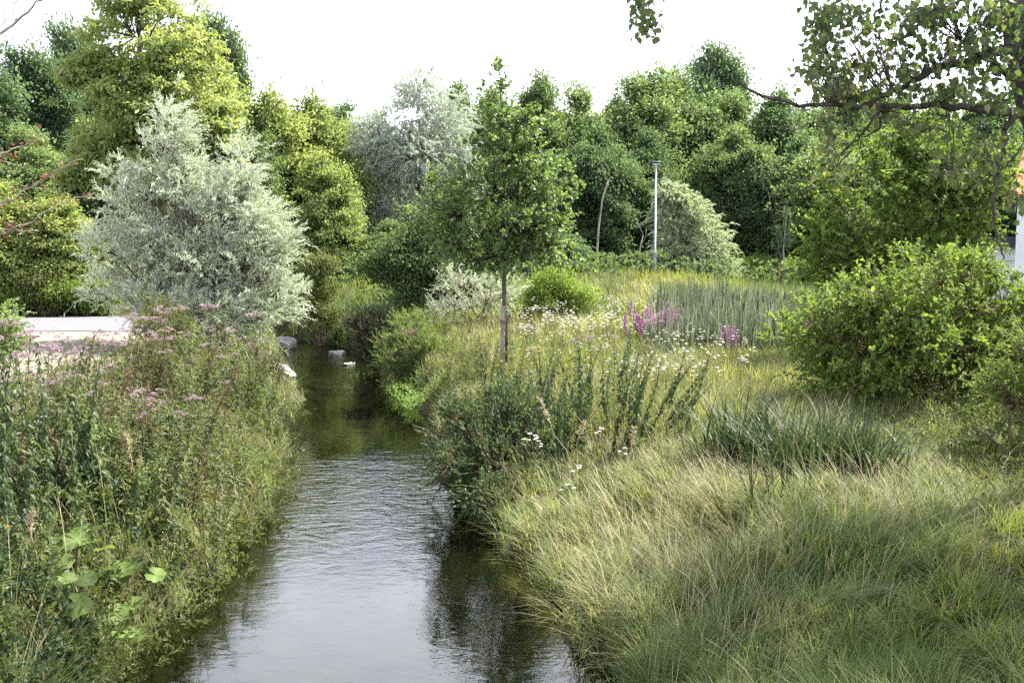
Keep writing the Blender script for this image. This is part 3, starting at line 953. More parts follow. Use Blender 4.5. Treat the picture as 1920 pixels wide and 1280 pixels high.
# ---- young alder in the middle with its stake
AL = W(948, 700, 19.6); AL[2] = hgt(AL[0], AL[1])
def b_alder(lb, wb):
    rng = np.random.default_rng(36)
    d = 19.6
    lobes = [ellip(*a) for a in ((936, 150, d, 20, 52, 0.25, 2.2), (935, 225, d, 38, 38, 0.45), (965, 245, d, 48, 38, 0.5), (905, 275, d, 42, 30, 0.5), (950, 300, d, 75, 40, 0.8),
                                 (880, 345, d, 50, 35, 0.7), (1005, 335, d, 54, 36, 0.8), (950, 370, d, 90, 40, 1.0), (870, 410, d, 55, 38, 0.9), (1025, 395, d, 54, 38, 0.9),
                                 (950, 430, d, 110, 42, 1.2), (855, 465, d, 42, 32, 0.8), (1020, 460, d, 62, 36, 0.9), (930, 480, d, 75, 30, 0.9), (830, 340, d, 25, 20, 0.4), (1075, 330, d, 25, 18, 0.4), (885, 195, d, 14, 26, 0.2, 0.6))]
    P, out, C, rad = crown_points(rng, lobes, 1650, 0.38, 0.2, sub=4, gap=0.7)
    foliage_shoots(lb, wb, rng, P, out, 8, 0.26, 0.095, 0.075, up=0.45, rnd=0.6, droop=0.2, ang=0.9, val0=0.45, vs=0.22, broad=True, twr=0.0035, blunt=0.95, curl=0.1)
    tl = rng.uniform(0, 1, 75)
    TP = np.array([W(938 - 3 * (1 - t_), 112 + 135 * t_, d) for t_ in tl]) + rng.normal(size=(75, 3)) * (0.03 + 0.13 * tl[:, None]) * [1, 1, 0.4]
    foliage_shoots(lb, wb, rng, TP, nrm(rng.normal(size=(75, 3)) * [1, 1, .2]), 7, 0.24, 0.095, 0.075, up=0.9, rnd=0.4, droop=0.1, ang=0.9, val0=0.5, vs=0.22, broad=True, twr=0.0035, blunt=0.95, curl=0.1)
    top = W(938, 110, d)
    p, r = limb(rng, AL - [0, 0, 0.1], top, 0.062, 0.006, 14, 0.006)
    add_tube(wb, p, r, 9)
    for c, rr, w in lobes:
        zz = max(c[2] - 0.35 * np.hypot(c[0] - AL[0], c[1] - AL[1]) - 0.1, AL[2] + 1.9)
        f = (zz - AL[2]) / (top[2] - AL[2])
        a = AL + (top - AL) * f
        q, qr = limb(rng, a, c, 0.022 * (1.2 - f), 0.006, 6, 0.04, 0.04)
        add_tube(wb, q, qr, 5)
    add_twigs(wb, C + (P - C) * 0.15, P, 0.006, 0.003, rng.normal(size=(len(P), 3)) * 0.02)


tree_obj('alder_tree', 'young alder with a slim dark trunk tied to a stake in the meadow', 'tree', AL, b_alder, M['alder'], M['bark'])
mb = MB()
sp = AL + np.array([-0.07, -0.14, 0])
add_tube(mb, [sp - [0, 0, 0.2], sp + [0.01, 0, 0.6], sp + [0.03, 0.01, 1.38], sp + [0.032, 0.01, 1.40]], [0.046, 0.046, 0.045, 0.036], 10)
st = thing('tree_stake', 'weathered round wooden stake beside the alder trunk', 'stake', sp)
mb.build('post', M['stakewood'], st, True, origin=sp)
mb = MB()
for dz in (1.08, 1.12):
    a = np.linspace(0, 2 * math.pi, 17)
    ctr = (sp + AL) / 2 + [0.03, 0, 0]
    add_tube(mb, np.stack([ctr[0] + 0.10 * np.cos(a) + 0.0 * a, ctr[1] + 0.15 * np.sin(a), sp[2] + dz + 0.01 * np.sin(a)], 1), 0.012, 5)
mb.build('tie', M['twig'], st, True, origin=sp)


# ---- shrubs
def shrub(name, label, seed, lobes, clumps, per, csize, L, Wd, mat, base, broad=False, shoots=0, bark='twig', rough=0.3, val0=0.5, flat=0.7, stems=9, cat='shrub', core=0.3, up=0.5, group=None, **kw):
    rng = np.random.default_rng(seed)
    b = np.array([base[0], base[1], float(hgt(base[0], base[1]))])

    def bld(lb, wb):
        P, out, C, rad = crown_points(rng, lobes, clumps, rough, core)
        keep = P[:, 2] > hgt(P[:, 0], P[:, 1]) + 0.03
        P, out, C = P[keep], out[keep], C[keep]
        if shoots:
            foliage_shoots(lb, wb, rng, P, out, per, shoots, L, Wd, up=up, val0=val0, broad=broad, twr=0.004, zlo=0.05, **kw)
        else:
            foliage_spray(lb, rng, P, out, per, csize, L, Wd, broad=broad, flat=flat, val0=val0, zlo=0.05, **kw)
        for i in range(stems):
            c, rr, w = lobes[i % len(lobes)]
            p, r = limb(rng, b + rng.normal(size=3) * [0.12, 0.12, 0] - [0, 0, 0.05], c + rng.normal(size=3) * rr * 0.4, 0.03, 0.008, 6, 0.06)
            add_tube(wb, p, r, 5)
        add_twigs(wb, C[::3] + (P[::3] - C[::3]) * 0.1, P[::3], 0.007, 0.003, rng.normal(size=(len(P[::3]), 3)) * 0.03)
    return tree_obj(name, label, cat, b, bld, M[mat], M[bark], group)


# big dogwood bush on the right
d = 14.6
shrub('dogwood_bush', 'big bright green leafy bush on the right in front of the house', 41,
      [ellip(*a) for a in ((1560, 640, d, 80, 55, 0.9), (1660, 570, d, 90, 70, 1.0), (1760, 540, d, 85, 60, 1.1), (1650, 660, d, 110, 85, 1.2), (1780, 640, d, 120, 90, 1.3),
                           (1880, 582, d, 80, 56, 1.1), (1525, 605, d - .2, 46, 42, 0.7), (1610, 745, d, 90, 36, 0.8), (1900, 680, d + .3, 100, 90, 1.2), (1590, 700, d, 70, 50, 0.9), (2010, 600, d, 110, 110, 1.3), (1730, 720, d + .4, 150, 60, 1.0), (1815, 505, d, 35, 32, 0.5))],
      3700, 9, 0.1, 0.098, 0.058, 'bush', W(1760, 800, d + 0.6)[:2], broad=True, shoots=0.30, rough=0.28, stems=26, core=0.4, vs=0.18, ang=0.85, blunt=0.7)
# hazel trees behind it
d = 21
shrub('hazel_bush', 'tall dark hazel with bright leaf tips behind the dogwood bush', 42,
      [ellip(*a) for a in ((1590, 330, d, 55, 60, 1.0), (1670, 330, d, 80, 80, 1.3), (1760, 340, d, 90, 90, 1.4), (1600, 420, d, 75, 70, 1.2), (1700, 440, d, 100, 80, 1.4), (1785, 430, d, 62, 85, 1.4), (1560, 480, d, 50, 60, 0.9), (1640, 510, d, 80, 50, 1.0),
                           (1740, 280, d, 60, 45, 1.0), (1830, 325, d, 58, 60, 1.0))],
      2300, 9, 0.1, 0.13, 0.10, 'bush', W(1690, 600, d)[:2], broad=True, shoots=0.42, rough=0.3, stems=20, val0=0.22, vs=0.22, ang=0.9, bark='greybark')
d = 31
shrub('round_shrub', 'round yellow-green shrub on dark stems right of the alder', 43,
      [ellip(*a) for a in ((1050, 535, d, 55, 30, 0.9), (1020, 560, d, 36, 28, 0.8), (1085, 555, d, 34, 30, 0.8), (1050, 580, d, 40, 26, 0.7))],
      420, 26, 0.13, 0.085, 0.045, 'bush', W(1052, 610, d)[:2], stems=8, bark='bark', val0=0.6)
d = 44
shrub('small_shrub', 'small yellow-green shrub left of the reddish tree guard', 44,
      [ellip(*a) for a in ((1410, 500, d, 30, 16, 0.8), (1440, 505, d, 22, 14, 0.7), (1430, 525, d, 34, 16, 0.8))], 300, 26, 0.15, 0.10, 0.05, 'bush', W(1425, 545, d)[:2], val0=0.6)
d = 40
shrub('small_shrub', 'small bushy shrub between the tree guard and the hazel', 45,
      [ellip(*a) for a in ((1515, 505, d, 30, 22, 0.8), (1540, 525, d, 36, 22, 0.8))], 300, 26, 0.14, 0.10, 0.055, 'bush', W(1525, 550, d)[:2], val0=0.45)
# centre bushes by the stream bend
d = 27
shrub('shade_toned_willow_bush', 'rounded bush with shade painted into its leaves, overhanging the far bend of the stream', 46,
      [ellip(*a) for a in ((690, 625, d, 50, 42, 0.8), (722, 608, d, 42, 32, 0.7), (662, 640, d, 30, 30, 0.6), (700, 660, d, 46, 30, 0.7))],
      1300, 16, 0.1, 0.08, 0.024, 'shadetone', W(700, 690, d)[:2] + [0.2, 0.2], shoots=0.28, val0=0.25, up=0.9)
d = 23.5
shrub('light_willow_bush', 'light green rounded bush at the right edge of the stream', 47,
      [ellip(*a) for a in ((775, 625, d, 45, 40, 0.7), (745, 665, d, 40, 42, 0.6), (800, 660, d, 40, 36, 0.6), (760, 690, d, 45, 30, 0.6))],
      1200, 18, 0.1, 0.08, 0.022, 'cresslike', W(785, 715, d)[:2] + [0.2, 0.3], shoots=0.26, val0=0.6, up=0.9)
d = 33
shrub('dark_tree', 'dark spreading tree left of the alder trunk, its branches near the ground', 48,
      [ellip(*a) for a in ((850, 370, d, 30, 30, 0.9), (820, 425, d, 50, 45, 1.2), (870, 430, d, 50, 45, 1.2), (775, 480, d, 70, 50, 1.3), (850, 490, d, 90, 55, 1.4), (800, 550, d, 75, 50, 1.2), (880, 560, d, 70, 45, 1.2), (720, 500, d, 45, 35, 1.0))],
      1500, 30, 0.19, 0.12, 0.065, 'forest', W(830, 610, d)[:2], stems=14, bark='bark', cat='tree', val0=0.5)
d = 29
shrub('silvery_shrub', 'loose silvery-leaved shrub in front of the dark spreading tree', 49,
      [ellip(*a) for a in ((860, 540, d, 50, 40, 0.7), (910, 560, d, 45, 50, 0.8), (940, 540, d, 40, 40, 0.7), (840, 590, d, 50, 30, 0.6))],
      420, 15, 0.1, 0.12, 0.028, 'willow', W(890, 620, d)[:2], shoots=0.5, val0=0.3, up=0.9)
d = 34
shrub('narrow_shrub', 'narrow upright green shrub between the silver willow and the stream bend', 50,
      [ellip(*a) for a in ((600, 510, d, 30, 38, 0.7), (590, 560, d, 36, 38, 0.8), (610, 590, d, 30, 26, 0.7))], 500, 28, 0.14, 0.09, 0.045, 'herb', W(600, 620, d)[:2], val0=0.5)
d = 15
shrub('dark_leafy_bush', 'dark leafy bush at the left picture edge beside the gravel', 51,
      [ellip(*a) for a in ((-10, 600, d, 40, 40, 0.4), (5, 640, d, 30, 26, 0.3), (-40, 650, d, 60, 60, 0.5))], 330, 9, 0.1, 0.085, 0.06, 'alder', W(-20, 720, d)[:2], broad=True, shoots=0.25)
# bushy plant in front of the silver willow
d = 20
shrub('leafy_shrub', 'leafy green shrub in front of the foot of the silver willow', 52,
      [ellip(*a) for a in ((300, 610, d, 45, 40, 0.5), (290, 655, d, 60, 40, 0.6), (325, 640, d, 45, 40, 0.5))], 520, 12, 0.1, 0.085, 0.035, 'herb', W(300, 690, d)[:2], shoots=0.3, val0=0.6, up=0.9)
# roadside bushes on the far side of the road
d = 34.3
for i, (px, py, w_, h_, lab) in enumerate(((25, 520, 60, 45, 'green roadside bush farthest left beyond the road'), (95, 545, 55, 32, 'low green roadside bush beyond the road, below the pole'),
                                           (165, 540, 50, 40, 'green roadside bush beyond the road, touching the silver willow'), (-60, 500, 70, 60, 'green roadside bush cut by the left picture edge'))):
    shrub('roadside_bush', lab, 60 + i, [ellip(px, py, d, w_, h_, 1.0), ellip(px + 20, py + 15, d, w_ * .8, h_ * .7, 1.0)], 420, 28, 0.16, 0.10, 0.05, 'herb' if i % 2 else 'bush', W(px, 585, d)[:2], val0=0.55)
# bramble hanging over the water in the middle
d = 12.6
shrub('bramble_bush', 'dark tangled bramble bush hanging over the water on the right bank', 53,
      [ellip(*a) for a in ((870, 800, d + .8, 60, 55, 0.7), (940, 780, d + 1, 80, 60, 0.8), (850, 870, d, 45, 50, 0.5), (920, 880, d, 70, 60, 0.6), (1000, 850, d + .5, 80, 60, 0.7), (930, 940, d - .9, 60, 36, 0.4))],
      1500, 9, 0.1, 0.07, 0.045, 'nettle', W(950, 880, d)[:2] + [0.1, 0.3], broad=True, shoots=0.28, val0=0.5, up=0.6, stems=14)
# weeds at the right under the dogwood
d = 11.2
shrub('shaded_shrub', 'shaded low shrub at the right picture edge below the dogwood bush', 54,
      [ellip(*a) for a in ((1900, 760, d, 60, 70, 0.6), (1960, 700, d, 70, 110, 0.7), (1850, 830, d, 60, 50, 0.5))], 700, 9, 0.1, 0.06, 0.035, 'bush', W(1930, 900, d)[:2], broad=True, shoots=0.25, val0=0.4)

# ------------------------------------------------------------------ poplar on the right, overhanging
PB = np.array([5.05, 9.3, float(hgt(5.05, 9.3))])
def b_poplar(lb, wb):
    rng = np.random.default_rng(71)
    d = 9.0
    top = np.array([4.2, 9.2, 11.5])
    tp = np.array([PB - [0, 0, 0.2], [5.15, 9.25, 2.4], W(1990, 330, 9.1), W(1938, 205, 9.1), W(1912, 90, 9.1), W(1897, -40, 9.1), [4.25, 9.2, 7.4], top])
    add_tube(wb, tp, [0.19, 0.16, 0.145, 0.135, 0.125, 0.115, 0.10, 0.02], 10)
    def br(pts, r0, r1, sides=7):
        p = np.array([W(*q) for q in pts])
        t = np.linspace(0, 1, len(p))
        tt = np.linspace(0, 1, len(p) * 4)
        q = np.stack([np.interp(tt, t, p[:, k]) for k in range(3)], 1)
        q = q + rng.normal(size=q.shape) * 0.012
        add_tube(wb, q, r0 + (r1 - r0) * tt, sides)
        return q
    ends = []
    b1 = br([(1950, 214, 9.1), (1920, 213, 9.05), (1890, 213, 9.0), (1820, 202, 8.8), (1750, 196, 8.6), (1670, 198, 8.4), (1560, 200, 8.2), (1470, 192, 8.0), (1400, 165, 7.8), (1390, 155, 7.8)], 0.045, 0.006)
    b2 = br([(1935, 75, 9.1), (1880, 95, 8.9), (1830, 110, 8.8), (1750, 130, 8.6), (1700, 160, 8.5), (1650, 182, 8.4), (1600, 205, 8.3), (1560, 222, 8.2)], 0.05, 0.008)
    b3 = br([(1905, 150, 9.1), (1880, 130, 9.0), (1850, 108, 8.8), (1800, 75, 8.6)], 0.04, 0.012)
    b4 = br([(1945, 205, 9.1), (1900, 216, 9.0), (1885, 260, 8.9), (1872, 320, 8.8), (1862, 390, 8.8), (1868, 450, 8.7), (1885, 490, 8.7)], 0.035, 0.006)
    b5 = br([(1650, 205, 8.4), (1620, 245, 8.3), (1595, 270, 8.3), (1575, 295, 8.2)], 0.014, 0.004)
    b6 = br([(1655, 215, 8.4), (1645, 245, 8.4), (1610, 260, 8.3)], 0.014, 0.005)
    b7 = br([(1640, 35, 8.4), (1650, 10, 8.4), (1670, -30, 8.5)], 0.012, 0.008)
    b8 = br([(1870, 385, 8.8), (1830, 388, 8.6), (1780, 400, 8.5)], 0.008, 0.003)
    b9 = br([(1870, 330, 8.8), (1900, 300, 8.9), (1925, 250, 9.0)], 0.012, 0.006)
    # crown above the frame; unseen right-hand lobes added to shade the foreground grass
    lobes = [(np.array([4.3, 9.0, 8.6]), np.array([2.1, 2.0, 1.4]), 1.0), (np.array([6.4, 8.2, 7.2]), np.array([1.9, 1.9, 1.6]), 1.3), (np.array([3.4, 7.8, 8.0]), np.array([1.6, 1.5, 1.1]), 1.0),
             (np.array([4.6, 10.0, 9.4]), np.array([2.0, 2.0, 1.6]), 1.0), (np.array([6.0, 10, 6.8]), np.array([1.6, 1.6, 1.3]), 1.0), (np.array([5.0, 7.0, 8.0]), np.array([1.6, 1.4, 1.2]), 0.8),
             (np.array([6.6, 6.6, 6.0]), np.array([1.5, 1.3, 1.1]), 1.3), (np.array([8.2, 8.2, 6.2]), np.array([1.6, 1.5, 1.3]), 1.3),
             (np.array([7.8, 8.4, 8.0]), np.array([1.8, 1.7, 1.5]), 0.9), (np.array([7.2, 6.4, 8.2]), np.array([1.8, 1.6, 1.3]), 0.9), (np.array([5.0, 11.6, 10.6]), np.array([2.0, 1.6, 1.2]), 0.8), (np.array([8.6, 10.2, 9.2]), np.array([1.6, 1.4, 1.4]), 0.8)]
    for c, rr, w in lobes:
        q, qr = limb(rng, tp[5], c, 0.05, 0.01, 6, 0.05, 0.03)
        add_tube(wb, q, qr, 6)
    P, out, C, rad = crown_points(rng, lobes, 2200, 0.4, 0.25)
    add_twigs(wb, C + (P - C) * 0.15, P, 0.012, 0.004, rng.normal(size=(len(P), 3)) * 0.06)
    foliage_shoots(lb, wb, rng, P, out, 9, 0.45, 0.09, 0.078, up=0.0, rnd=0.7, droop=0.5, ang=1.1, val0=0.3, vs=0.16, broad=True, twr=0.004)
    # the leaves seen in the frame: hanging clusters (centre px, py, half width, half height, count, tint)
    cl = [(1545, 40, 32, 40, 70, 0.25), (1590, 20, 40, 30, 60, 0.25), (1540, 75, 24, 40, 50, 0.3), (1525, 130, 30, 45, 75, 0.45), (1580, 130, 45, 50, 95, 0.5), (1560, 175, 50, 30, 60, 0.55), (1640, 120, 40, 60, 55, 0.4),
          (1690, 70, 40, 45, 60, 0.4), (1730, 35, 55, 30, 80, 0.3), (1790, 15, 70, 30, 95, 0.2), (1850, 45, 50, 60, 85, 0.2), (1760, 90, 60, 45, 85, 0.4), (1700, 130, 40, 30, 50, 0.45), (1850, 130, 50, 40, 50, 0.3),
          (1800, 160, 60, 30, 55, 0.35), (1740, 170, 40, 20, 30, 0.4), (1870, 190, 40, 25, 40, 0.3), (1560, 230, 45, 26, 30, 0.5), (1545, 265, 30, 30, 22, 0.55), (1560, 320, 30, 35, 14, 0.65),
          (1760, 240, 90, 30, 60, 0.4), (1850, 280, 45, 60, 70, 0.4), (1790, 300, 60, 40, 50, 0.45), (1620, 60, 30, 30, 30, 0.35), (1900, 370, 30, 40, 30, 0.4), (1660, 225, 50, 14, 25, 0.45), (1720, 15, 90, 25, 90, 0.15), (1880, 20, 40, 40, 80, 0.15), (1900, 110, 30, 60, 50, 0.2), (1830, 90, 60, 35, 60, 0.25), (1545, 15, 40, 25, 50, 0.2), (1600, 180, 60, 40, 60, 0.4), (1680, 175, 60, 25, 40, 0.35)]
    for cx, cy, hw, hh, n, tv in cl:
        n = int(n * 1.12)
        px = cx + rng.normal(0, 0.55, n) * hw
        py = cy + rng.normal(0, 0.55, n) * hh
        dd = 8.5 + rng.uniform(-0.7, 0.7, n)
        Q = np.array([W(a, b_, c_) for a, b_, c_ in zip(px, py, dd)])
        D = nrm(np.array([0, 0, -1.0]) + rand_unit(rng, n) * 0.9)
        N = rand_unit(rng, n)
        s = rng.uniform(0.7, 1.25, n)
        add_broad(lb, Q, D, N, 0.066 * s, 0.058 * s, np.clip(tv * 0.75 + rng.normal(0, 0.17, n), 0, 1), blunt=0.62)
        allb = np.concatenate([b1, b2, b3, b4, b5])
        mid = W(cx, cy, 8.5)
        hub = allb[np.argmin(np.linalg.norm(allb - mid, axis=1))]
        sub_ = Q[rng.permutation(n)[:max(3, n // 12)]]
        add_twigs(wb, hub + rng.normal(size=sub_.shape) * 0.02, sub_, 0.006, 0.003, rng.normal(size=sub_.shape) * 0.05 + [0, 0, 0.04])
        near = np.argmin(np.linalg.norm(Q[:, None] - sub_[None], axis=2), 1)
        add_twigs(wb, sub_[near] * 0.9 + hub * 0.1, Q, 0.002, 0.0012, rng.normal(size=Q.shape) * 0.01)
    # the spray at the top, right of the middle
    tw = br([(1122, -10, 8.3), (1140, 18, 8.3), (1170, 42, 8.3)], 0.004, 0.002, 4)
    tw = br([(1215, -60, 8.3), (1205, -10, 8.3), (1205, 30, 8.3), (1222, 55, 8.3)], 0.006, 0.002, 4)
    n = 125
    t = rng.uniform(0, 1, n)
    px = 1200 + rng.normal(0, 16, n) + 14 * t
    py = -25 + 92 * t + rng.normal(0, 9, n)
    Q = np.array([W(a, b_, 8.3 + c_) for a, b_, c_ in zip(px, py, rng.normal(0, 0.12, n))])
    D = nrm(np.array([0, 0, -1.0]) + rand_unit(rng, n) * 0.8)
    add_broad(lb, Q, D, rand_unit(rng, n), 0.066 * rng.uniform(.7, 1.2, n), 0.055, np.clip(rng.normal(0.28, 0.13, n), 0, 1), blunt=0.62)


tree_obj('poplar_tree', 'overhanging poplar at the right picture edge with bare dark branches and yellowing leaves', 'tree', PB, b_poplar, M['poplar'], M['bark'])

# ------------------------------------------------------------------ red leaved twigs at the left edge
LB = np.array([-5.6, 7.0, float(hgt(-5.6, 7.0))])
def b_redtree(lb, wb):
    rng = np.random.default_rng(72)
    def br(pts, r0, r1, leaves, red):
        p = np.array([W(*q) for q in pts])
        t = np.linspace(0, 1, len(p)); tt = np.linspace(0, 1, len(p) * 4)
        q = np.stack([np.interp(tt, t, p[:, k]) for k in range(3)], 1) + rng.normal(size=(len(tt), 3)) * 0.008
        add_tube(wb, q, r0 + (r1 - r0) * tt, 5)
        n = leaves
        k = np.clip((rng.uniform(0.15, 1, n) * (len(q) - 1)).astype(int), 0, len(q) - 1)
        Q = q[k] + rng.normal(size=(n, 3)) * 0.025
        add_broad(lb if red else lb, Q, rand_unit(rng, n), rand_unit(rng, n), 0.036, 0.024, rng.uniform(0, 1, n), blunt=0.7)
    st_ = LB + [0.0, 0, 0]
    d = 8
    tr = np.array([LB - [0, 0, .2], [-5.5, 7.3, 2.2], [-5.4, 7.6, 3.5], [-5.3, 7.8, 5.0], [-5.2, 7.9, 6.4]])
    add_tube(wb, tr, [0.07, 0.06, 0.05, 0.04, 0.015], 8)
    br([(-330, 480, 7.5), (-100, 360, 7.8), (0, 290, 8), (45, 272, 8), (85, 255, 8)], 0.014, 0.003, 34, True)
    br([(-330, 560, 7.4), (-60, 412, 7.8), (0, 385, 8), (50, 358, 8), (100, 322, 8), (155, 297, 8)], 0.012, 0.003, 46, True)
    br([(-330, 560, 7.4), (-60, 470, 7.8), (0, 440, 8), (60, 415, 8), (110, 380, 8), (175, 363, 8)], 0.010, 0.003, 40, True)
    br([(-330, 560, 7.4), (-60, 440, 7.8), (0, 432, 8), (70, 434, 8)], 0.010, 0.003, 60, True)
    br([(-330, 400, 7.5), (-60, 310, 7.8), (0, 302, 8), (40, 310, 8)], 0.008, 0.002, 10, True)
    br([(-300, 200, 7.6), (-60, 92, 7.8), (0, 65, 8), (42, 28, 8), (90, -10, 8)], 0.02, 0.007, 0, True)
    br([(30, 38, 8), (25, 10, 8), (40, -20, 8)], 0.006, 0.003, 0, True)
    br([(0, 65, 8), (10, 20, 8), (15, -10, 8)], 0.006, 0.003, 0, True)


tree_obj('red_leaved_tree', 'slender tree at the left picture edge with bare twigs and few red leaves', 'tree', LB, b_redtree, M['redleaf'], M['palebark'])

# ------------------------------------------------------------------ built things
def lamp(name, label, px, top_py, d, lw):
    p = W(px, top_py, d)
    zg = float(hgt(p[0], p[1]))
    b = np.array([p[0], p[1], zg])
    t = thing(name, label, 'street lamp', b)
    H = p[2] - zg
    m = MB(); add_tube(m, [(0, 0, -0.2), (0, 0, 1.2), (0, 0, 1.21), (0, 0, H - 0.05)], [0.06, 0.06, 0.046, 0.035], 12); m.build('pole', M['steel'], t, True)
    m = MB()
    add_tube(m, [(-0.62 * lw, 0, H + 0.0), (-0.55 * lw, 0, H + 0.03), (0.55 * lw, 0, H + 0.03), (0.62 * lw, 0, H + 0.0)], [0.03, 0.05, 0.05, 0.03], 8)
    m.build('lamp_head', M['slate'], t, True)
    m = MB(); add_box(m, (-0.42 * lw, -0.04, H - 0.045), (0.42 * lw, 0.04, H - 0.028)); m.build('diffuser', M['plaster'], t)
    m = MB(); add_box(m, (-0.07, -0.10, 0.95), (0.10, 0.09, 1.13)); m.build('junction_box', M['steel'], t)
    return t


lamp('street_lamp', 'slim grey street lamp with a flat head beside the small pale willow', 1230, 306, 40.3, 0.35)
p = W(683, 385, 50); zg = float(hgt(p[0], p[1]))
m = MB(); add_tube(m, [(0, 0, -0.2), (0, 0, p[2] - zg)], [0.07, 0.05], 10)
t = thing('metal_pole', 'slim pale grey metal pole among the trees above the stream bend', 'pole', (p[0], p[1], zg)); m.build('shaft', M['steel'], t, True)
m = MB(); add_tube(m, [(0, 0, p[2] - zg - .001), (0, 0, p[2] - zg + 0.06)], [0.06, 0.03], 10); m.build('cap', M['slate'], t, True)
p = W(83, 312, 45); zg = float(hgt(p[0], p[1]))
m = MB(); add_tube(m, [(0, 0, -0.2), (0, 0, p[2] - zg)], [0.07, 0.05], 10)
t = thing('wooden_pole', 'bare weathered wooden pole among the trees beyond the road', 'pole', (p[0], p[1], zg)); m.build('shaft', M['stakewood'], t, True)
m = MB(); add_tube(m, [(0, 0, p[2] - zg - .001), (0, 0, p[2] - zg + 0.05)], [0.052, 0.03], 10); m.build('cap', M['greybark'], t, True)

# young sapling in its guard of three posts
d = 43
gp = W(1468, 545, d); gp[2] = hgt(gp[0], gp[1])
t = thing('tree_guard', 'reddish wooden tree guard of posts with a top rail', 'tree guard', gp)
topz = W(1468, 491, d)[2] - gp[2]
for dx, dy in ((-0.17, 0.0), (0.17, 0.05), (0.0, 0.32)):
    m = MB(); add_tube(m, [(dx, dy, -0.2), (dx, dy, topz)], 0.045, 8); m.build('post', M['guardwood'], t, True)
for a_, b_ in (((-0.24, -0.055), (0.24, -0.02)), ((-0.2, 0.03), (0.02, 0.36)), ((0.2, 0.08), (-0.02, 0.36))):
    m = MB(); add_tube(m, [(*a_, topz - 0.08), (*b_, topz - 0.08)], 0.04, 6); m.build('rail', M['guardwood'], t)


def b_sap(lb, wb):
    rng = np.random.default_rng(81)
    lobes = [ellip(*a) for a in ((1470, 440, d, 24, 30, 0.5), (1476, 410, d, 14, 24, 0.4), (1462, 465, d, 18, 14, 0.4))]
    P, out, C, rad = crown_points(rng, lobes, 160, 0.4, 0.2)
    foliage_shoots(lb, wb, rng, P, out, 10, 0.3, 0.10, 0.05, val0=0.6)
    s = gp + [0.03, 0.1, 0]
    add_tube(wb, [s - [0, 0, .1], s + [0, 0, 1.1], s + [0, 0, 1.11], W(1470, 470, d) + [0, 0.1, 0], W(1476, 400, d) + [0, 0.1, 0]], [0.075, 0.07, 0.035, 0.03, 0.01], 8)


tree_obj('sapling_tree', 'thin young sapling growing out of the reddish tree guard', 'tree', gp + [0.03, 0.1, 0], b_sap, M['forestblue'], M['palebark'])

# thin bare trunks at the wood edge
for pts, lab in (([(1118, 500), (1122, 430), (1130, 370), (1140, 340)], 'thin pale bare trunk leaning right at the wood edge beside the alder crown'),
                 ([(1196, 500), (1200, 465), (1206, 440)], 'short pale bare trunk leaning at the wood edge left of the street lamp'),
                 ([(1462, 470), (1452, 420), (1440, 360)], 'thin dark bare trunk at the wood edge above the reddish tree guard')):
    q = np.array([W(a_, b_, 46.5) for a_, b_ in pts])
    b = np.array([q[0][0], 46.5, float(hgt(q[0][0], 46.5))])
    q = np.concatenate([[b - [0, 0, .1]], q])
    m = MB(); add_tube(m, q, np.linspace(0.07, 0.02, len(q)), 6)
    t = thing('bare_trunk', lab, 'tree', b); m.build('trunk', M['palebark'] if 'pale' in lab else M['bark'], t, True, origin=b)
    e = q[-2]
    for bp_ in ([e, e + [0.25, 0, 0.5], e + [0.3, 0.1, 0.9]], [q[-1], q[-1] + [-0.2, 0, 0.4], q[-1] + [-0.3, 0.1, 0.7]]):
        m = MB(); add_tube(m, bp_, [0.018, 0.011, 0.004], 5)
        m.build('branch', M['palebark'] if 'pale' in lab else M['bark'], t, True, origin=b)

# railing
d = 47
a, b_ = W(1405, 521, d), W(1600, 519, d)
t = thing('railing', 'low dark metal railing behind the tree guard', 'railing', (a[0], d, float(hgt(a[0], d))))
m = MB(); add_tube(m, [(0, 0, a[2] - t.location.z), (b_[0] - a[0], 0, a[2] - t.location.z)], 0.035, 6); m.build('top_rail', M['darksteel'], t)
m = MB(); add_tube(m, [(0, 0, a[2] - t.location.z - .2), (b_[0] - a[0], 0, a[2] - t.location.z - .2)], 0.02, 6); m.build('lower_rail', M['darksteel'], t)
L_ = b_[0] - a[0]
for i in range(5):
    x = 0.02 + (L_ - 0.04) * i / 4
    m = MB(); add_tube(m, [(x, 0.001, -0.1), (x, 0.001, a[2] - t.location.z - 0.02)], 0.028, 6); m.build('post', M['darksteel'], t)
m = MB()
for i in range(60):
    x = 0.06 + (L_ - 0.12) * i / 59
    add_tube(m, [(x, 0.003, 0.08), (x, 0.003, a[2] - t.location.z - 0.2)], 0.009, 4)
m.build('balusters', M['darksteel'], t)['kind'] = 'stuff'

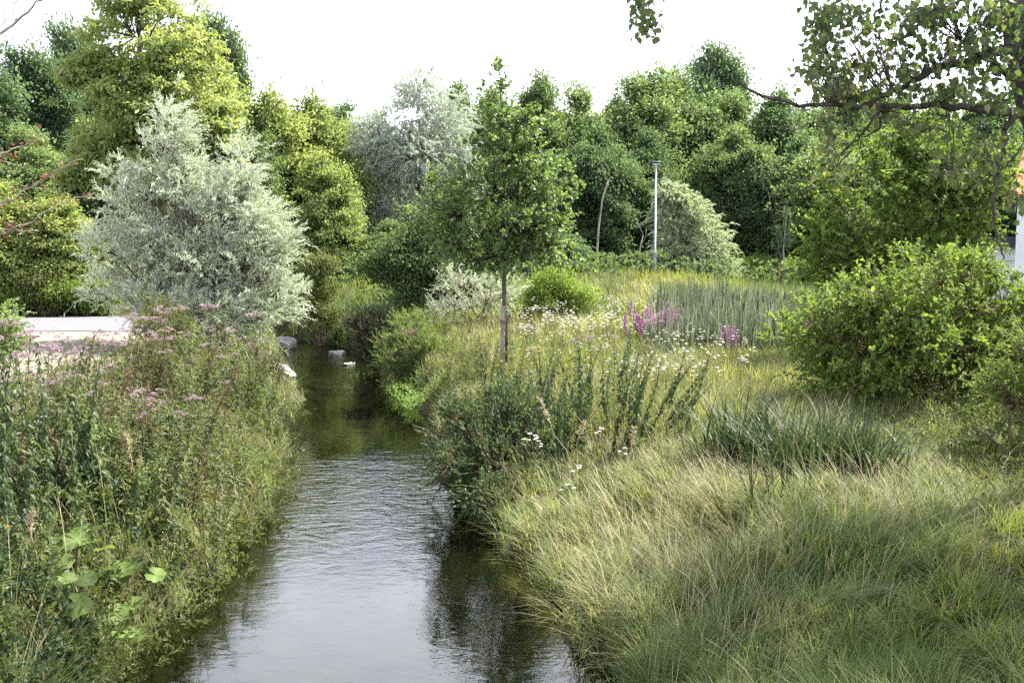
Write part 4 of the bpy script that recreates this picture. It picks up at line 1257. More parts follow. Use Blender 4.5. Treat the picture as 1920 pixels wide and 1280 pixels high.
# house at the right edge and its annex
d = 26
hx = W(1907, 400, d)[0]
hz = float(hgt(hx + 2, d))
t = thing('house', 'white house with orange tiled roof at the right picture edge', 'house', (hx, d, hz))
t.rotation_euler = (0, 0, -math.atan2(hx, d))
ez = W(1912, 375, d)[2] - hz
W_, D_ = 7.0, 8.0
m = MB(); add_box(m, (0, 0, -0.3), (W_, D_, ez)); m.build('wall', M['plaster'], t)
rz = 4.2
m = MB()
V = [(-0.12, -0.4, ez + .12), (W_ + .3, -0.4, ez + .12), (W_ - 2.6, D_ / 2, ez + rz), (0.9, D_ / 2, ez + rz), (-0.12, D_ + .4, ez + .12), (W_ + .3, D_ + .4, ez + .12)]
m.add(V, [(0, 1, 2), (0, 2, 3), (4, 3, 2), (4, 2, 5), (0, 3, 4), (1, 5, 2)], 0.5)
for k in range(9):                     # rolls of the tiles along the hip
    f0 = k / 9; 
    p0 = np.array(V[0]) + (np.array(V[3]) - np.array(V[0])) * f0
    p1 = np.array(V[0]) + (np.array(V[3]) - np.array(V[0])) * (f0 + 0.125)
    add_tube(m, [p0, p1], [0.11, 0.085], 8)
roof = m.build('roof', M['rooftile'], t)
m = MB(); add_box(m, (-0.16, -0.5, ez - .02), (W_ + .4, D_ + .5, ez + .1)); m.build('gutter', M['slate'], t)
m = MB(); add_box(m, (2.0, -0.04, 0.95), (3.2, 0.05, 2.2)); wf = m.build('window', M['slate'], t)
m = MB(); add_box(m, (1.94, -0.07, 0.88), (3.26, -0.042, 0.95)); m.build('sill', M['plaster'], wf)
d = 30
x0, x1 = W(1838, 450, d)[0], W(1990, 450, d)[0]
cz = float(hgt(x0, d))
zt, zm, zb = W(1900, 444, d)[2] - cz, W(1900, 464, d)[2] - cz, W(1900, 488, d)[2] - cz
t = thing('flat_roofed_annex', 'low white flat-roofed annex with dark fascia beside the house', 'annex', (x0, d, cz))
t.rotation_euler = (0, 0, -math.atan2(x0, d))
m = MB(); add_box(m, (0.12, 0.0, zb), (x1 - x0, 4, zm)); m.build('lintel_band', M['plaster'], t)
m = MB(); add_box(m, (-0.1, -0.25, zm), (x1 - x0 + .1, 4.2, zt)); m.build('roof', M['slate'], t)
m = MB(); add_box(m, (0.3, 0.06, -0.3), (x1 - x0, 3.9, zb)); m.build('wall', M['plaster'], t)
m = MB(); add_box(m, (0.95, 0.02, 0.2), (1.35, 0.07, zb - .002)); m.build('shutter', M['steel'], t)


# boulders
def boulder(label, c, r, seed):
    rng = np.random.default_rng(seed)
    th = np.linspace(0, math.pi, 16)[:, None]
    ph = np.linspace(0, 2 * math.pi, 24, endpoint=False)[None, :]
    U = np.stack([np.sin(th) * np.cos(ph), np.sin(th) * np.sin(ph), np.cos(th) + 0 * ph], -1)
    U = np.sign(U) * np.abs(U) ** 0.75
    n1, n2 = Noise(rng, 6, 1.6), Noise(rng, 8, 4.0)
    f = 1 + 0.30 * n1(U.reshape(-1, 3)) + 0.14 * n2(U.reshape(-1, 3)) + 0.05 * rng.normal(size=16 * 24).clip(-1, 1) * np.repeat(np.sin(np.linspace(0, math.pi, 16)) > 0.05, 24)
    V = (U.reshape(-1, 3) * f[:, None]) * np.asarray(r)
    T = []
    for i in range(15):
        for j in range(24):
            a, b2 = i * 24 + j, i * 24 + (j + 1) % 24
            T += [(a, a + 24, b2 + 24), (a, b2 + 24, b2)]
    m = MB(); m.add(V, T, 0.5)
    o = m.build('boulder', M['rock'], None, False)
    o.location = [float(a) for a in c]
    o.rotation_euler = (0, 0, rng.uniform(0, 6))
    return tag(o, label, 'boulder')


def on_water(px, py):
    for dd in np.arange(6, 60, 0.05):
        p = W(px, py, dd)
        if p[2] <= 0: return p
c = on_water(555, 652); boulder('large pale boulder on the left bank at the stream bend', c + [-0.42, 0.1, 0.08], (0.5, 0.45, 0.24), 1)
c = on_water(527, 725); boulder('pale boulder among the grass on the left water edge', c + [-0.1, 0, 0.22], (0.42, 0.5, 0.32), 2)
c = on_water(632, 664); boulder('small pale stone in the riffle at the bend', c, (0.2, 0.16, 0.1), 3)
c = on_water(832, 738); boulder('brown boulder beside the bright cress on the right water edge', c + [0.1, 0, 0.18], (0.38, 0.4, 0.28), 4)
c = on_water(655, 683); boulder('dark flat stone breaking the riffle under the dark bush', c, (0.22, 0.12, 0.05), 6)


# ------------------------------------------------------------------ herbs
def herb_leaves(lb, rng, path, per_node, nodes, L, Wd, t0=0.1, t1=0.95, droop=0.3, broad=True, val0=0.5, vs=0.15, lobed=1, whorl=0.0, **kw):
    path = np.asarray(path)
    tt = np.linspace(0, 1, len(path))
    for i in range(nodes):
        f = t0 + (t1 - t0) * (i + rng.uniform(-.2, .2)) / max(1, nodes - 1)
        c = np.array([np.interp(f, tt, path[:, k]) for k in range(3)])
        a0 = (i % 2) * math.pi / 2 + rng.uniform(-.4, .4)
        for j in range(per_node):
            a = a0 + j * 2 * math.pi / per_node + rng.uniform(-.2, .2)
            s = (1.0 - 0.65 * max(0, (f - 0.45) / 0.55)) * rng.uniform(0.75, 1.2)
            for q in range(lobed):
                aa = a + (q - (lobed - 1) / 2) * 0.55
                dr = np.array([math.cos(aa), math.sin(aa), -droop + rng.uniform(-.25, .25)])
                n_ = nrm(np.array([[0.3 * math.cos(aa), 0.3 * math.sin(aa), 1.0]]) + rng.normal(size=(1, 3)) * 0.25)
                (add_broad if broad else add_leaves)(lb, c[None], dr[None], n_, L * s * (1.0 if q == (lobed - 1) / 2 else .8), Wd * s, np.clip(val0 + rng.normal(0, vs), 0, 1), **kw)


def stem_path(rng, H, lean, n=9):
    t = np.linspace(0, 1, n)
    a = rng.uniform(0, 6.28)
    return np.stack([math.cos(a) * lean * H * t ** 2, math.sin(a) * lean * H * t ** 2, H * t], 1) + np.stack([0.01 * np.sin(5 * t + a), 0.01 * np.cos(4 * t + a), 0 * t], 1) * t[:, None]


def flower_dome(fb, rng, c, r, n, s=0.014, h=0.5):
    u = rng.normal(size=(n, 3)); u[:, 2] = np.abs(u[:, 2]); u = nrm(u)
    P = c + u * r * np.array([1, 1, h]) * rng.uniform(0.75, 1.05, (n, 1))
    add_leaves(fb, P, nrm(u + rng.normal(size=(n, 3)) * .5), nrm(u + [0, 0, .4] + rng.normal(size=(n, 3)) * .6), s * 1.5, s, np.clip(rng.normal(.5, .22, n), 0, 1))


def proto_agrimony(seed, H=1.25, heads=4, bloom=True):
    rng = np.random.default_rng(seed)
    t = thing('flowering_herb', 'x', 'herb')
    p = stem_path(rng, H, 0.12)
    sb, lb = MB(), MB()
    add_tube(sb, p, np.linspace(0.007, 0.003, len(p)), 5, 0.7)
    herb_leaves(lb, rng, p, 2, 13, 0.13, 0.034, 0.08, 0.95, droop=0.15, lobed=3, val0=0.5)
    hs = []
    for i in range(heads):
        a = i * 2.4 + rng.uniform(-.4, .4)
        rr = 0.0 if i == 0 else rng.uniform(0.05, 0.12)
        c = p[-1] + np.array([math.cos(a) * rr, math.sin(a) * rr, 0.03 - rr * 0.35])
        add_tube(sb, [p[-2] if i == 0 else p[-1] * 0.55 + p[-2] * 0.45, c], [0.003, 0.0015], 4, 0.7)
        fb = MB()
        flower_dome(fb, rng, c, rng.uniform(0.022, 0.042), 70, 0.011, 0.45)
        hs.append(fb)
    # side branches with small leaves
    for i in range(4):
        k = rng.integers(4, 8)
        a = rng.uniform(0, 6.28)
        e = p[k] + np.array([math.cos(a) * .16, math.sin(a) * .16, rng.uniform(.1, .22)])
        q = np.array([p[k], (p[k] + e) / 2 + [0, 0, -.01], e])
        add_tube(sb, q, [.003, .0025, .0015], 4, 0.7)
        herb_leaves(lb, rng, q, 2, 4, 0.08, 0.024, 0.3, 1.0, droop=0.1, lobed=1)
    sb.build('stem', M['stalk'], t, True); lb.build('leaves', M['herb'], t)
    if bloom:
        for fb in hs: fb.build('flower_head', M['pink'], t)
    return t


def proto_nettle(seed, H=1.2, mat='nettle', L=0.10):
    rng = np.random.default_rng(seed)
    t = thing('nettle', 'x', 'herb')
    p = stem_path(rng, H, 0.16)
    sb, lb = MB(), MB()
    add_tube(sb, p, np.linspace(0.006, 0.003, len(p)), 5, 0.3)
    herb_leaves(lb, rng, p, 2, 24, L, L * 0.5, 0.05, 0.99, droop=0.75, val0=0.45, curl=0.35, blunt=0.6)
    herb_leaves(lb, rng, p, 2, 20, L * 0.55, L * 0.22, 0.15, 0.99, droop=0.9, val0=0.3, curl=0.3)
    sb.build('stem', M['stalk'], t, True); lb.build('leaves', M[mat], t)
    return t


def proto_loosestrife(seed, H=1.3):
    rng = np.random.default_rng(seed)
    t = thing('purple_flower_spike', 'x', 'flower')
    p = stem_path(rng, H, 0.08)
    sb, lb, fb = MB(), MB(), MB()
    add_tube(sb, p, np.linspace(0.006, 0.003, len(p)), 5, 0.5)
    herb_leaves(lb, rng, p, 2, 12, 0.09, 0.02, 0.1, 0.66, droop=0.1, broad=False)
    n = 260
    f = rng.uniform(0.60, 1.0, n)
    tt = np.linspace(0, 1, len(p))
    c = np.stack([np.interp(f, tt, p[:, k]) for k in range(3)], 1)
    a = rng.uniform(0, 6.28, n)
    o = np.stack([np.cos(a), np.sin(a), 0 * a + .4], 1)
    add_leaves(fb, c + o * 0.008, o, rand_unit(rng, n), 0.042 * (1.25 - f)[:] * 2.0, 0.028, rng.uniform(0, 1, n))
    sb.build('stem', M['stalk'], t, True); lb.build('leaves', M['herb'], t); fb.build('flower_spike', M['purple'], t)
    return t


def proto_umbel(seed, H=0.8, mat='white', r=0.034):
    rng = np.random.default_rng(seed)
    t = thing('white_umbel', 'x', 'flower')
    p = stem_path(rng, H, 0.10)
    sb, lb, hs = MB(), MB(), []
    add_tube(sb, p, np.linspace(0.0045, 0.0025, len(p)), 4, 0.4)
    for i in range(3):
        a = i * 2.1
        c = p[-1] + (np.array([math.cos(a) * .11, math.sin(a) * .11, -0.05]) if i else np.array([0, 0, 0.02]))
        add_tube(sb, [p[-3] if i else p[-2], c], [.0025, .0015], 4, .4)
        fb = MB()
        flower_dome(fb, rng, c, r * (1 if i == 0 else .75), 45, 0.010, 0.25)
        hs.append(fb)
    herb_leaves(lb, rng, p, 2, 5, 0.09, 0.022, 0.1, 0.7, droop=0.1, broad=False, lobed=3)
    sb.build('stem', M['stalk'], t, True); lb.build('leaves', M['herb'], t)
    for fb in hs: fb.build('flower_head', M[mat], t)
    return t


gn0 = Noise(np.random.default_rng(77), 8, 1.15)


class Pool:
    """the first of each kind is placed itself, the rest are copies"""
    def __init__(self, protos): self.p = [[q, False] for q in protos]; self.i = 0

    def put(self, x, y, label, group, scale=1.0, rng=_rng, tilt=0.1, name=None, z=None, lean=None):
        e = self.p[self.i % len(self.p)]; self.i += 1
        loc = (float(x), float(y), float(hgt(x, y)) - 0.02 if z is None else z)
        s = scale * rng.uniform(0.85, 1.15)
        tl = (rng.uniform(-tilt, tilt), rng.uniform(-tilt, tilt)) if lean is None else lean
        if e[1]:
            o = dup(e[0], loc, rng.uniform(0, 6.28) if lean is None else 0.0, s, tilt=tl)
        else:
            o = e[0]; e[1] = True
            o.location = loc; o.scale = (s, s, s); o.rotation_euler = (tl[0], tl[1], rng.uniform(0, 6.28) if lean is None else 0.0)
        o['label'] = label; o['group'] = group
        if name: o.name = name
        return o


def proto_leafy(seed, H, L, Wd, mat, brown=0.0):
    rng = np.random.default_rng(seed)
    t = thing('leafy_stalk', 'x', 'herb')
    p = stem_path(rng, H, 0.2)
    sb, lb = MB(), MB()
    add_tube(sb, p, np.linspace(0.007, 0.003, len(p)), 5, 0.9 if brown else 0.4)
    herb_leaves(lb, rng, p, 3, 15, L, Wd, 0.12, 1.0, droop=0.35, val0=0.6, curl=0.3)
    for i in range(5):
        k = rng.integers(3, 8); a = rng.uniform(0, 6.28)
        e = p[k] + np.array([math.cos(a) * .2, math.sin(a) * .2, rng.uniform(.15, .3)])
        q = np.array([p[k], (p[k] + e) / 2 + [0, 0, -.015], e])
        add_tube(sb, q, [.0035, .003, .0015], 4, 0.9 if brown else 0.4)
        herb_leaves(lb, rng, q, 2, 6, L * .8, Wd * .8, 0.25, 1.0, droop=0.3)
    sb.build('stem', M['stalk'], t, True); lb.build('leaves', M[mat], t)
    if brown:
        sd = MB()
        add_tube(sd, p[4:] + [0.004, 0, 0], 0.004, 4, 0.3)
        n = 260
        f = rng.uniform(0.55, 1.0, n); tt = np.linspace(0, 1, len(p))
        c = np.stack([np.interp(f, tt, p[:, k]) for k in range(3)], 1) + rng.normal(size=(n, 3)) * 0.02
        add_leaves(sd, c, rand_unit(rng, n), rand_unit(rng, n), 0.022, 0.014, rng.uniform(0, 1, n))
        sd.build('seed_head', M['rust'], t)
    return t


big = Pool([proto_leafy(161, 1.35, 0.13, 0.04, 'herb'), proto_leafy(162, 1.2, 0.12, 0.045, 'cresslike'), proto_leafy(163, 1.45, 0.12, 0.035, 'herb')])
dock = Pool([proto_leafy(171, 1.25, 0.11, 0.035, 'herb', 1.0), proto_leafy(172, 1.1, 0.12, 0.04, 'herb', 1.0)])
agr = Pool([proto_agrimony(101, 1.2, 4), proto_agrimony(102, 1.35, 5), proto_agrimony(103, 1.05, 3), proto_agrimony(104, 1.25, 4)])
green = Pool([proto_agrimony(111, 1.1, 0, False), proto_agrimony(112, 0.95, 0, False), proto_agrimony(113, 1.2, 0, False)])
net = Pool([proto_nettle(121, 1.25), proto_nettle(122, 1.1), proto_nettle(123, 1.3), proto_nettle(124, 1.0)])
loo = Pool([proto_loosestrife(131, 1.35), proto_loosestrife(132, 1.2), proto_loosestrife(133, 1.45)])
umb = Pool([proto_umbel(141, 0.8), proto_umbel(142, 0.7), proto_umbel(143, 0.9)])
yel = Pool([proto_umbel(151, 0.65, 'yellow', 0.035), proto_umbel(152, 0.55, 'yellow', 0.03)])


def herb_band(pool, n, y0, y1, off0, off1, side, label, group, scale=1.0, seed=0, tilt=0.12, name=None, ok=None, vary=0.0):
    rg = random.Random(seed)
    k = 0
    tries = 0
    while k < n and tries < n * 60:
        tries += 1
        y = rg.uniform(y0, y1)
        o = rg.uniform(off0, off1)
        x = float(np.interp(y, RIV_Y, RIV_L)) - o if side < 0 else float(np.interp(y, RIV_Y, RIV_R)) + o
        px = 960 + F * x / y
        if px < -120 or px > 2040: continue
        if ok and not ok(x, y): continue
        mnd = float(gn0(np.array([[x * 1.2, y * 0.9, 0]]))[0]) if side < 0 else 0.0
        if mnd < -0.42 and rg.random() < 0.75: continue
        pool.put(x, y, label, group, scale * (1 - vary * rg.random()) * min(1.3, max(0.6, 1.0 + 0.55 * mnd)), rg, tilt, name)
        k += 1


# left bank: hemp agrimony in flower, between the water and the gravel
herb_band(agr, 38, 14.5, 19.5, 0.5, 3.6, -1, 'pink-headed herb in the bank below the silver willow', 'pink-headed herbs below the silver willow', 0.95, 1, name='flowering_herb', vary=0.3, ok=lambda x, y: 960 + F * x / y > 225)
herb_band(agr, 56, 9.5, 14.5, 0.6, 3.0, -1, 'pink-headed herb in the middle of the left bank', 'pink-headed herbs in the middle of the left bank', 0.95, 2, name='flowering_herb', vary=0.3)
herb_band(agr, 28, 8.0, 12.5, 1.9, 3.6, -1, 'tall pink-headed herb at the left picture edge', 'tall pink-headed herbs at the left edge', 1.0, 3, name='flowering_herb', vary=0.3)
herb_band(green, 130, 9.3, 16.5, -0.12, 2.2, -1, 'leafy green stalk without flowers crowding the left water edge', 'leafy stalks at the left water edge', 0.9, 4, name='leafy_stalk', vary=0.4)
herb_band(green, 40, 16.0, 24.0, 0.2, 2.8, -1, 'leafy green stalk on the left bank under the willow', 'leafy stalks under the willow', 0.8, 5, name='leafy_stalk', vary=0.4, ok=lambda x, y: 960 + F * x / y > 240)
herb_band(net, 46, 6.2, 9.5, 0.7, 3.0, -1, 'dark nettle stalk in the lower left corner', 'nettles in the lower left corner', 0.95, 6, name='nettle')
herb_band(big, 60, 9.0, 16.5, -0.1, 1.5, -1, 'tall large-leaved stalk leaning out at the left water edge', 'tall large-leaved stalks at the left water edge', 1.0, 21, 0.22, 'leafy_stalk', vary=0.45)
herb_band(big, 24, 6.2, 9.5, 0.1, 2.4, -1, 'large-leaved stalk in the lower left corner', 'large-leaved stalks in the lower left corner', 0.8, 22, 0.2, 'leafy_stalk', vary=0.5)
herb_band(dock, 46, 8.5, 16, 0.1, 3.0, -1, 'rusty brown seeding stalk among the left bank herbs', 'rusty seeding stalks on the left bank', 0.95, 23, 0.15, 'seeding_stalk', vary=0.35)
# centre: nettles
rg = random.Random(9)
for i in range(62):
    x = rg.uniform(-0.75, 1.75); y = rg.uniform(12.2, 14.6)
    net.put(x, y, 'dark nettle stalk in the clump right of the stream', 'nettles right of the stream', 0.98, rg, 0.12, 'nettle')
for i in range(9):
    x = rg.uniform(1.6, 2.2); y = rg.uniform(12.6, 13.8)
    net.put(x, y, 'nettle stalk leaning right at the edge of the clump', 'leaning nettles', 0.95, rg, 0.1, 'nettle', lean=(0.05, rg.uniform(0.3, 0.6)))
herb_band(green, 46, 14.5, 22, 0.2, 2.2, 1, 'leafy green stalk between the alder stake and the stream', 'leafy stalks by the alder', 0.75, 10, name='leafy_stalk')
herb_band(agr, 6, 14.5, 16, 1.2, 3.0, 1, 'pink-headed herb standing above the nettles', 'pink-headed herbs by the nettles', 1.0, 11, name='flowering_herb')
# purple loosestrife
for i in range(130):
    a = rg.gauss(0, 1)
    px, y = 1238 + 30 * a, rg.uniform(23.6, 26.0)
    if i > 112: px, y = 1368 + rg.uniform(-18, 18), 21.5 + rg.uniform(-.4, .4)
    x = (px - 960) / F * y
    loo.put(x, y, 'purple flower spike at the left end of the cattails' if i <= 112 else 'magenta flower spike in front of the cattails',
            'purple spikes left of the cattails' if i <= 112 else 'magenta spikes in front of the cattails', rg.uniform(0.42, 0.72) if i <= 112 else rg.uniform(0.4, 0.6), rg, 0.14, 'purple_flower_spike')
# white umbels in the meadow
for i in range(150):
    y = rg.uniform(15, 27); px = rg.uniform(985, 1400) if y > 18 else rg.uniform(1100, 1420)
    x = (px - 960) / F * y
    if x > 5.4: continue
    umb.put(x, y, 'white umbel flower in the sunny meadow before the cattails', 'white umbels in the meadow', 0.75, rg, 0.1, 'white_umbel')
for i in range(130):
    y = rg.uniform(23, 30); px = rg.uniform(975, 1270)
    umb.put((px - 960) / F * y, y, 'white umbel flower in the dense white drift behind the alder stake', 'white drift behind the alder', 0.85, rg, 0.1, 'white_umbel')
for i in range(7):
    x, y = rg.uniform(-0.2, 1.6), rg.uniform(10.2, 12.0)
    umb.put(x, y, 'white umbel flower in front of the nettle clump', 'white umbels before the nettles', 0.7, rg, 0.15, 'white_umbel')
herb_band(umb, 12, 8.5, 12, 0.8, 2.6, -1, 'white umbel flower on the left bank', 'white umbels on the left bank', 0.7, 12, name='white_umbel')
herb_band(yel, 9, 7.5, 12, 0.3, 2.6, -1, 'yellow flower stalk on the left bank', 'yellow flowers on the left bank', 0.8, 13, name='yellow_flower')
for i in range(26):
    y = rg.uniform(17, 23); px = rg.uniform(860, 1000)
    yel.put((px - 960) / F * y, y, 'yellow flower stalk near the foot of the alder', 'yellow flowers by the alder', 0.9, rg, 0.1, 'yellow_flower')


# iris clumps
def iris(label, x, y, n, H, rad, seed, lean=(0, 0)):
    rng = np.random.default_rng(seed)
    z = float(hgt(x, y))
    P = np.stack([x + rng.normal(0, rad, n), y + rng.normal(0, rad * .8, n), np.full(n, z - .03)], 1)
    P[:, 2] = hgt(P[:, 0], P[:, 1]) - 0.03
    off = (P - [x, y, z])[:, :2] / rad
    ln = np.concatenate([off * 0.5 + rng.normal(size=(n, 2)) * 0.55 + np.array(lean), np.zeros((n, 1))], 1)
    mb = MB()
    add_blades(mb, P, nrm(ln), H * rng.uniform(0.65, 1.15, n), rng.uniform(0.018, 0.03, n), np.clip(rng.normal(.5, .22, n), 0, 1), rng.uniform(0.2, 0.95, n) ** 1.2, seg=6)
    o = mb.build('iris_clump', M['iris'], None, origin=(x, y, z))
    return tag(o, label, 'plant')


c = ground_at(1530, 905); iris('largest clump of sword-shaped iris leaves in the meadow on the right', c[0], c[1] + .3, 330, 1.0, 0.36, 201)
c = ground_at(1410, 880); iris('iris clump just left of and behind the largest one', c[0], c[1] + .5, 220, 0.95, 0.27, 202)
c = ground_at(1425, 965); iris('sparse upright iris leaves in front of the two bigger clumps', c[0], c[1], 34, 0.8, 0.16, 203)
c = ground_at(1620, 905); iris('iris clump at the shaded right side of the largest one', c[0], c[1] + .3, 160, 0.85, 0.28, 204)
c = on_water(535, 760); iris('pale arching grass clump leaning over the left water edge below the boulder', c[0] - .35, c[1], 160, 0.8, 0.18, 205, lean=(1.0, 0))
c = on_water(640, 655); iris('grass clump at the far bank of the stream bend', c[0] - .2, c[1] + 1.6, 200, 0.7, 0.5, 206)


# butterbur: big round leaves
def butter(label, px, py, n, seed, r0):
    rng = np.random.default_rng(seed)
    c = ground_at(px, py)
    t = thing('butterbur', label, 'plant', c)
    for i in range(n):
        a = rng.uniform(0, 6.28)
        rr = rng.uniform(0.02, 0.34) * (n > 1)
        h = rng.uniform(0.18, 0.42)
        r = r0 * rng.uniform(0.7, 1.1)
        ctr = np.array([math.cos(a) * rr, math.sin(a) * rr, h])
        k = 22
        an = np.linspace(0.25, 2 * math.pi - 0.25, k)
        rim = r * (1 + 0.07 * np.sin(an * 7) + rng.normal(0, 0.03, k))
        tilt = nrm(np.array([rng.normal(0, .35), -0.35 + rng.normal(0, .3), 1.0]))
        u = nrm(np.cross(tilt, [0.2, 1, 0.1])); v = np.cross(tilt, u)
        wav = 0.10 * r * np.sin(an * 3 + rng.uniform(0, 6))
        V = [ctr]
        for f in (0.5, 1.0):
            V += list(ctr + (np.cos(an) * rim * f)[:, None] * u + (np.sin(an) * rim * f)[:, None] * v + ((0.16 * f - 0.10 * f * f) * r + wav * f)[:, None] * tilt)
        T = []
        for j in range(k - 1):
            T.append((0, 1 + j, 2 + j))
            T += [(1 + j, 1 + k + j, 2 + k + j), (1 + j, 2 + k + j, 2 + j)]
        tv = float(np.clip(rng.normal(.45, .2), .1, .8))
        vv = np.concatenate([[1.0], tv + 0.35 * (np.arange(k) % 3 == 0), np.clip(tv - 0.1 + 0.2 * (np.arange(k) % 3 == 0) + rng.normal(0, .1, k), 0, 1)])
        lb = MB(); lb.add(np.array(V), T, vv)
        lf = lb.build('leaf', M['butter'], t, True)
        sb = MB(); add_tube(sb, [(ctr[0] * .2, ctr[1] * .2, -0.05), ctr * [.7, .7, .6], ctr - tilt * 0.004], [.006, .005, .004], 5, 0.2)
        sb.build('stalk', M['stalk'], lf, True)
    return t


butter('pair of broad round butterbur leaves highest in the lower left herbs', 125, 1075, 12, 301, 0.10)
butter('broad round butterbur leaves left of the grass tuft at the water', 225, 1140, 10, 302, 0.10)
butter('two broad round butterbur leaves hanging at the water edge', 232, 1225, 9, 303, 0.11)
butter('broad round butterbur leaf low in the lower left corner', 120, 1165, 9, 304, 0.10)


# ------------------------------------------------------------------ grass and ground cover (nobody could count it)
def in_view(x, y, margin=140):
    px = 960 + F * x / np.maximum(y, .1)
    return (px > -margin) & (px < 1920 + margin)


def scatter(rng, n, y0, y1, f):
    """points on the ground in view, density falling off with distance"""
    u = rng.uniform(0, 1, n)
    y = y0 * (y1 / y0) ** u
    px = rng.uniform(-140, 2060, n)
    x = (px - 960) / F * y
    k = f(x, y)
    return x[k], y[k]


gn = Noise(np.random.default_rng(1), 8, 0.9)
gn2 = Noise(np.random.default_rng(2), 8, 2.2)
gn3 = Noise(np.random.default_rng(3), 8, 0.45)


def grass_patch(name, label, seed, n, y0, y1, f, Hm, wid, vm, bend=(0.35, 1.0), mat='grass', flow=0.8, vtip=0.0, seg=3, tuft=0.3):
    rng = np.random.default_rng(seed)
    x, y = scatter(rng, n, y0, y1, f)
    n = len(x)
    P = np.stack([x, y, hgt(x, y) - 0.02], 1)
    q = np.stack([x, y, 0 * x], 1)
    cl = gn2(q * 1.3)
    # tussocks: every blade leans away from the middle of its tuft
    cs = tuft * (1 + 0.02 * y)
    cs = tuft * 2.0 ** np.round(np.log2(np.maximum(cs / tuft, 1)))
    cx, cy = np.floor(x / cs), np.floor(y / cs)
    h1 = np.abs(np.sin(cx * 127.1 + cy * 311.7 + seed) * 43758.5453) % 1
    h2 = np.abs(np.sin(cx * 269.5 + cy * 183.3 + seed) * 43758.5453) % 1
    h3 = np.abs(np.sin(cx * 419.2 + cy * 371.9 + seed) * 43758.5453) % 1
    dx, dy = x - (cx + 0.2 + 0.6 * h1) * cs, y - (cy + 0.2 + 0.6 * h2) * cs
    rr = np.hypot(dx, dy) / cs
    P[:, 0] -= dx * 0.2
    P[:, 1] -= dy * 0.2
    ang = 2.6 * gn(q * .8) + 2.2 * gn2(q * .6) + flow
    lean = np.stack([0.55 * np.cos(ang) + 1.0 * dx / cs, 0.55 * np.sin(ang) + 1.0 * dy / cs, 0 * ang], 1) + rng.normal(0, 0.45, (n, 3)) * [1, 1, 0]
    lean = nrm(lean)
    H = Hm(x, y) * rng.uniform(0.45, 1.25, n) * (1 + 0.25 * cl) * (0.65 + 0.7 * h3) * (1.1 - 0.3 * rr)
    v = np.clip(vm(x, y) + 0.16 * gn(q * .7) + 0.10 * cl + 0.25 * (h1 - 0.5) + rng.normal(0, 0.13, n), 0, 1)
    mb = MB()
    add_blades(mb, P, lean, H, wid(x, y) * rng.uniform(.7, 1.3, n), v, rng.uniform(bend[0], bend[1], n), seg=seg, vtip=vtip)
    return tag(mb.build(name, M[mat]), label, 'grass', kind='stuff')


IRIS_AT = [tuple(ground_at(a, b)[:2] + np.array([0, o])) + (r,) for a, b, o, r in ((1530, 905, .3, .62), (1410, 880, .5, .5), (1620, 905, .3, .45))]


def right_meadow(x, y):
    for ix, iy, ir in IRIS_AT:
        x = np.where(((x - ix) / ir) ** 2 + ((y - iy + 0.12) / (ir * 1.15)) ** 2 < 1, -99.0, x)
    return (x > np.interp(y, RIV_Y, RIV_R) + 0.12) & (y < 46)


grass_patch('grass', 'long fine meadow grass right of the stream', 401, 190000, 4.6, 14, lambda x, y: right_meadow(x, y),
            lambda x, y: 0.34 - 0.06 * smooth((y - 8.5) / 2), lambda x, y: 0.0078 + 0.0004 * y, lambda x, y: 0.40 + 0.12 * smooth((y - 7.5) / 3), bend=(0.35, 1.05), seg=4)
grass_patch('meadow_grass', 'sunny pale meadow grass farther back', 402, 260000, 13, 46, right_meadow,
            lambda x, y: 0.38 + 0.0 * x, lambda x, y: 0.006 + 0.0006 * y, lambda x, y: 0.66 + 0 * x, bend=(0.15, 0.8))
grass_patch('dry_grass', 'straw coloured grass stalks standing in the meadow', 403, 22000, 5.0, 40, lambda x, y: right_meadow(x, y) & (gn3(np.stack([x, y, 0 * x], 1) * 1.6) > -0.15),
            lambda x, y: 0.55 + 0 * x, lambda x, y: 0.002 + 0.0003 * y, lambda x, y: 0.5 + 0 * x, bend=(0.2, 0.9), mat='straw', seg=4)


def left_bank(x, y):
    road = (x < -9.0) & (y > 15)
    return (x < np.interp(y, RIV_Y, RIV_L) - 0.02) & ~road & (y < 40)


grass_patch('bank_grass', 'grass between the herbs on the left bank', 404, 110000, 5.0, 34, left_bank,
            lambda x, y: 0.34 + 0 * x, lambda x, y: 0.006 + 0.0005 * y, lambda x, y: 0.30 + 0 * x, bend=(0.25, 1.0))
grass_patch('dry_bank_grass', 'straw coloured grass stalks between the left bank herbs', 409, 6500, 6.0, 24, lambda x, y: left_bank(x, y) & (riv_d(x, y) < 4),
            lambda x, y: 0.75 + 0 * x, lambda x, y: 0.003 + 0.0003 * y, lambda x, y: 0.5 + 0 * x, bend=(0.2, 0.8), mat='straw', seg=4)
grass_patch('edge_grass', 'grass hanging over the water edge', 407, 60000, 6, 30, lambda x, y: (np.abs(riv_d(x, y) - 0.12) < 0.16),
            lambda x, y: 0.38 + 0 * x, lambda x, y: 0.005 + 0.0005 * y, lambda x, y: 0.36 + 0 * x, bend=(0.6, 1.2))
grass_patch('draping_grass', 'pale dry grass draping over the right water edge', 408, 40000, 5.5, 13, lambda x, y: (x > np.interp(y, RIV_Y, RIV_R) - 0.05) & (x < np.interp(y, RIV_Y, RIV_R) + 0.75),
            lambda x, y: 0.32 + 0 * x, lambda x, y: 0.007 + 0.0004 * y, lambda x, y: 0.5 + 0 * x, bend=(0.5, 1.3), flow=3.0, seg=4)
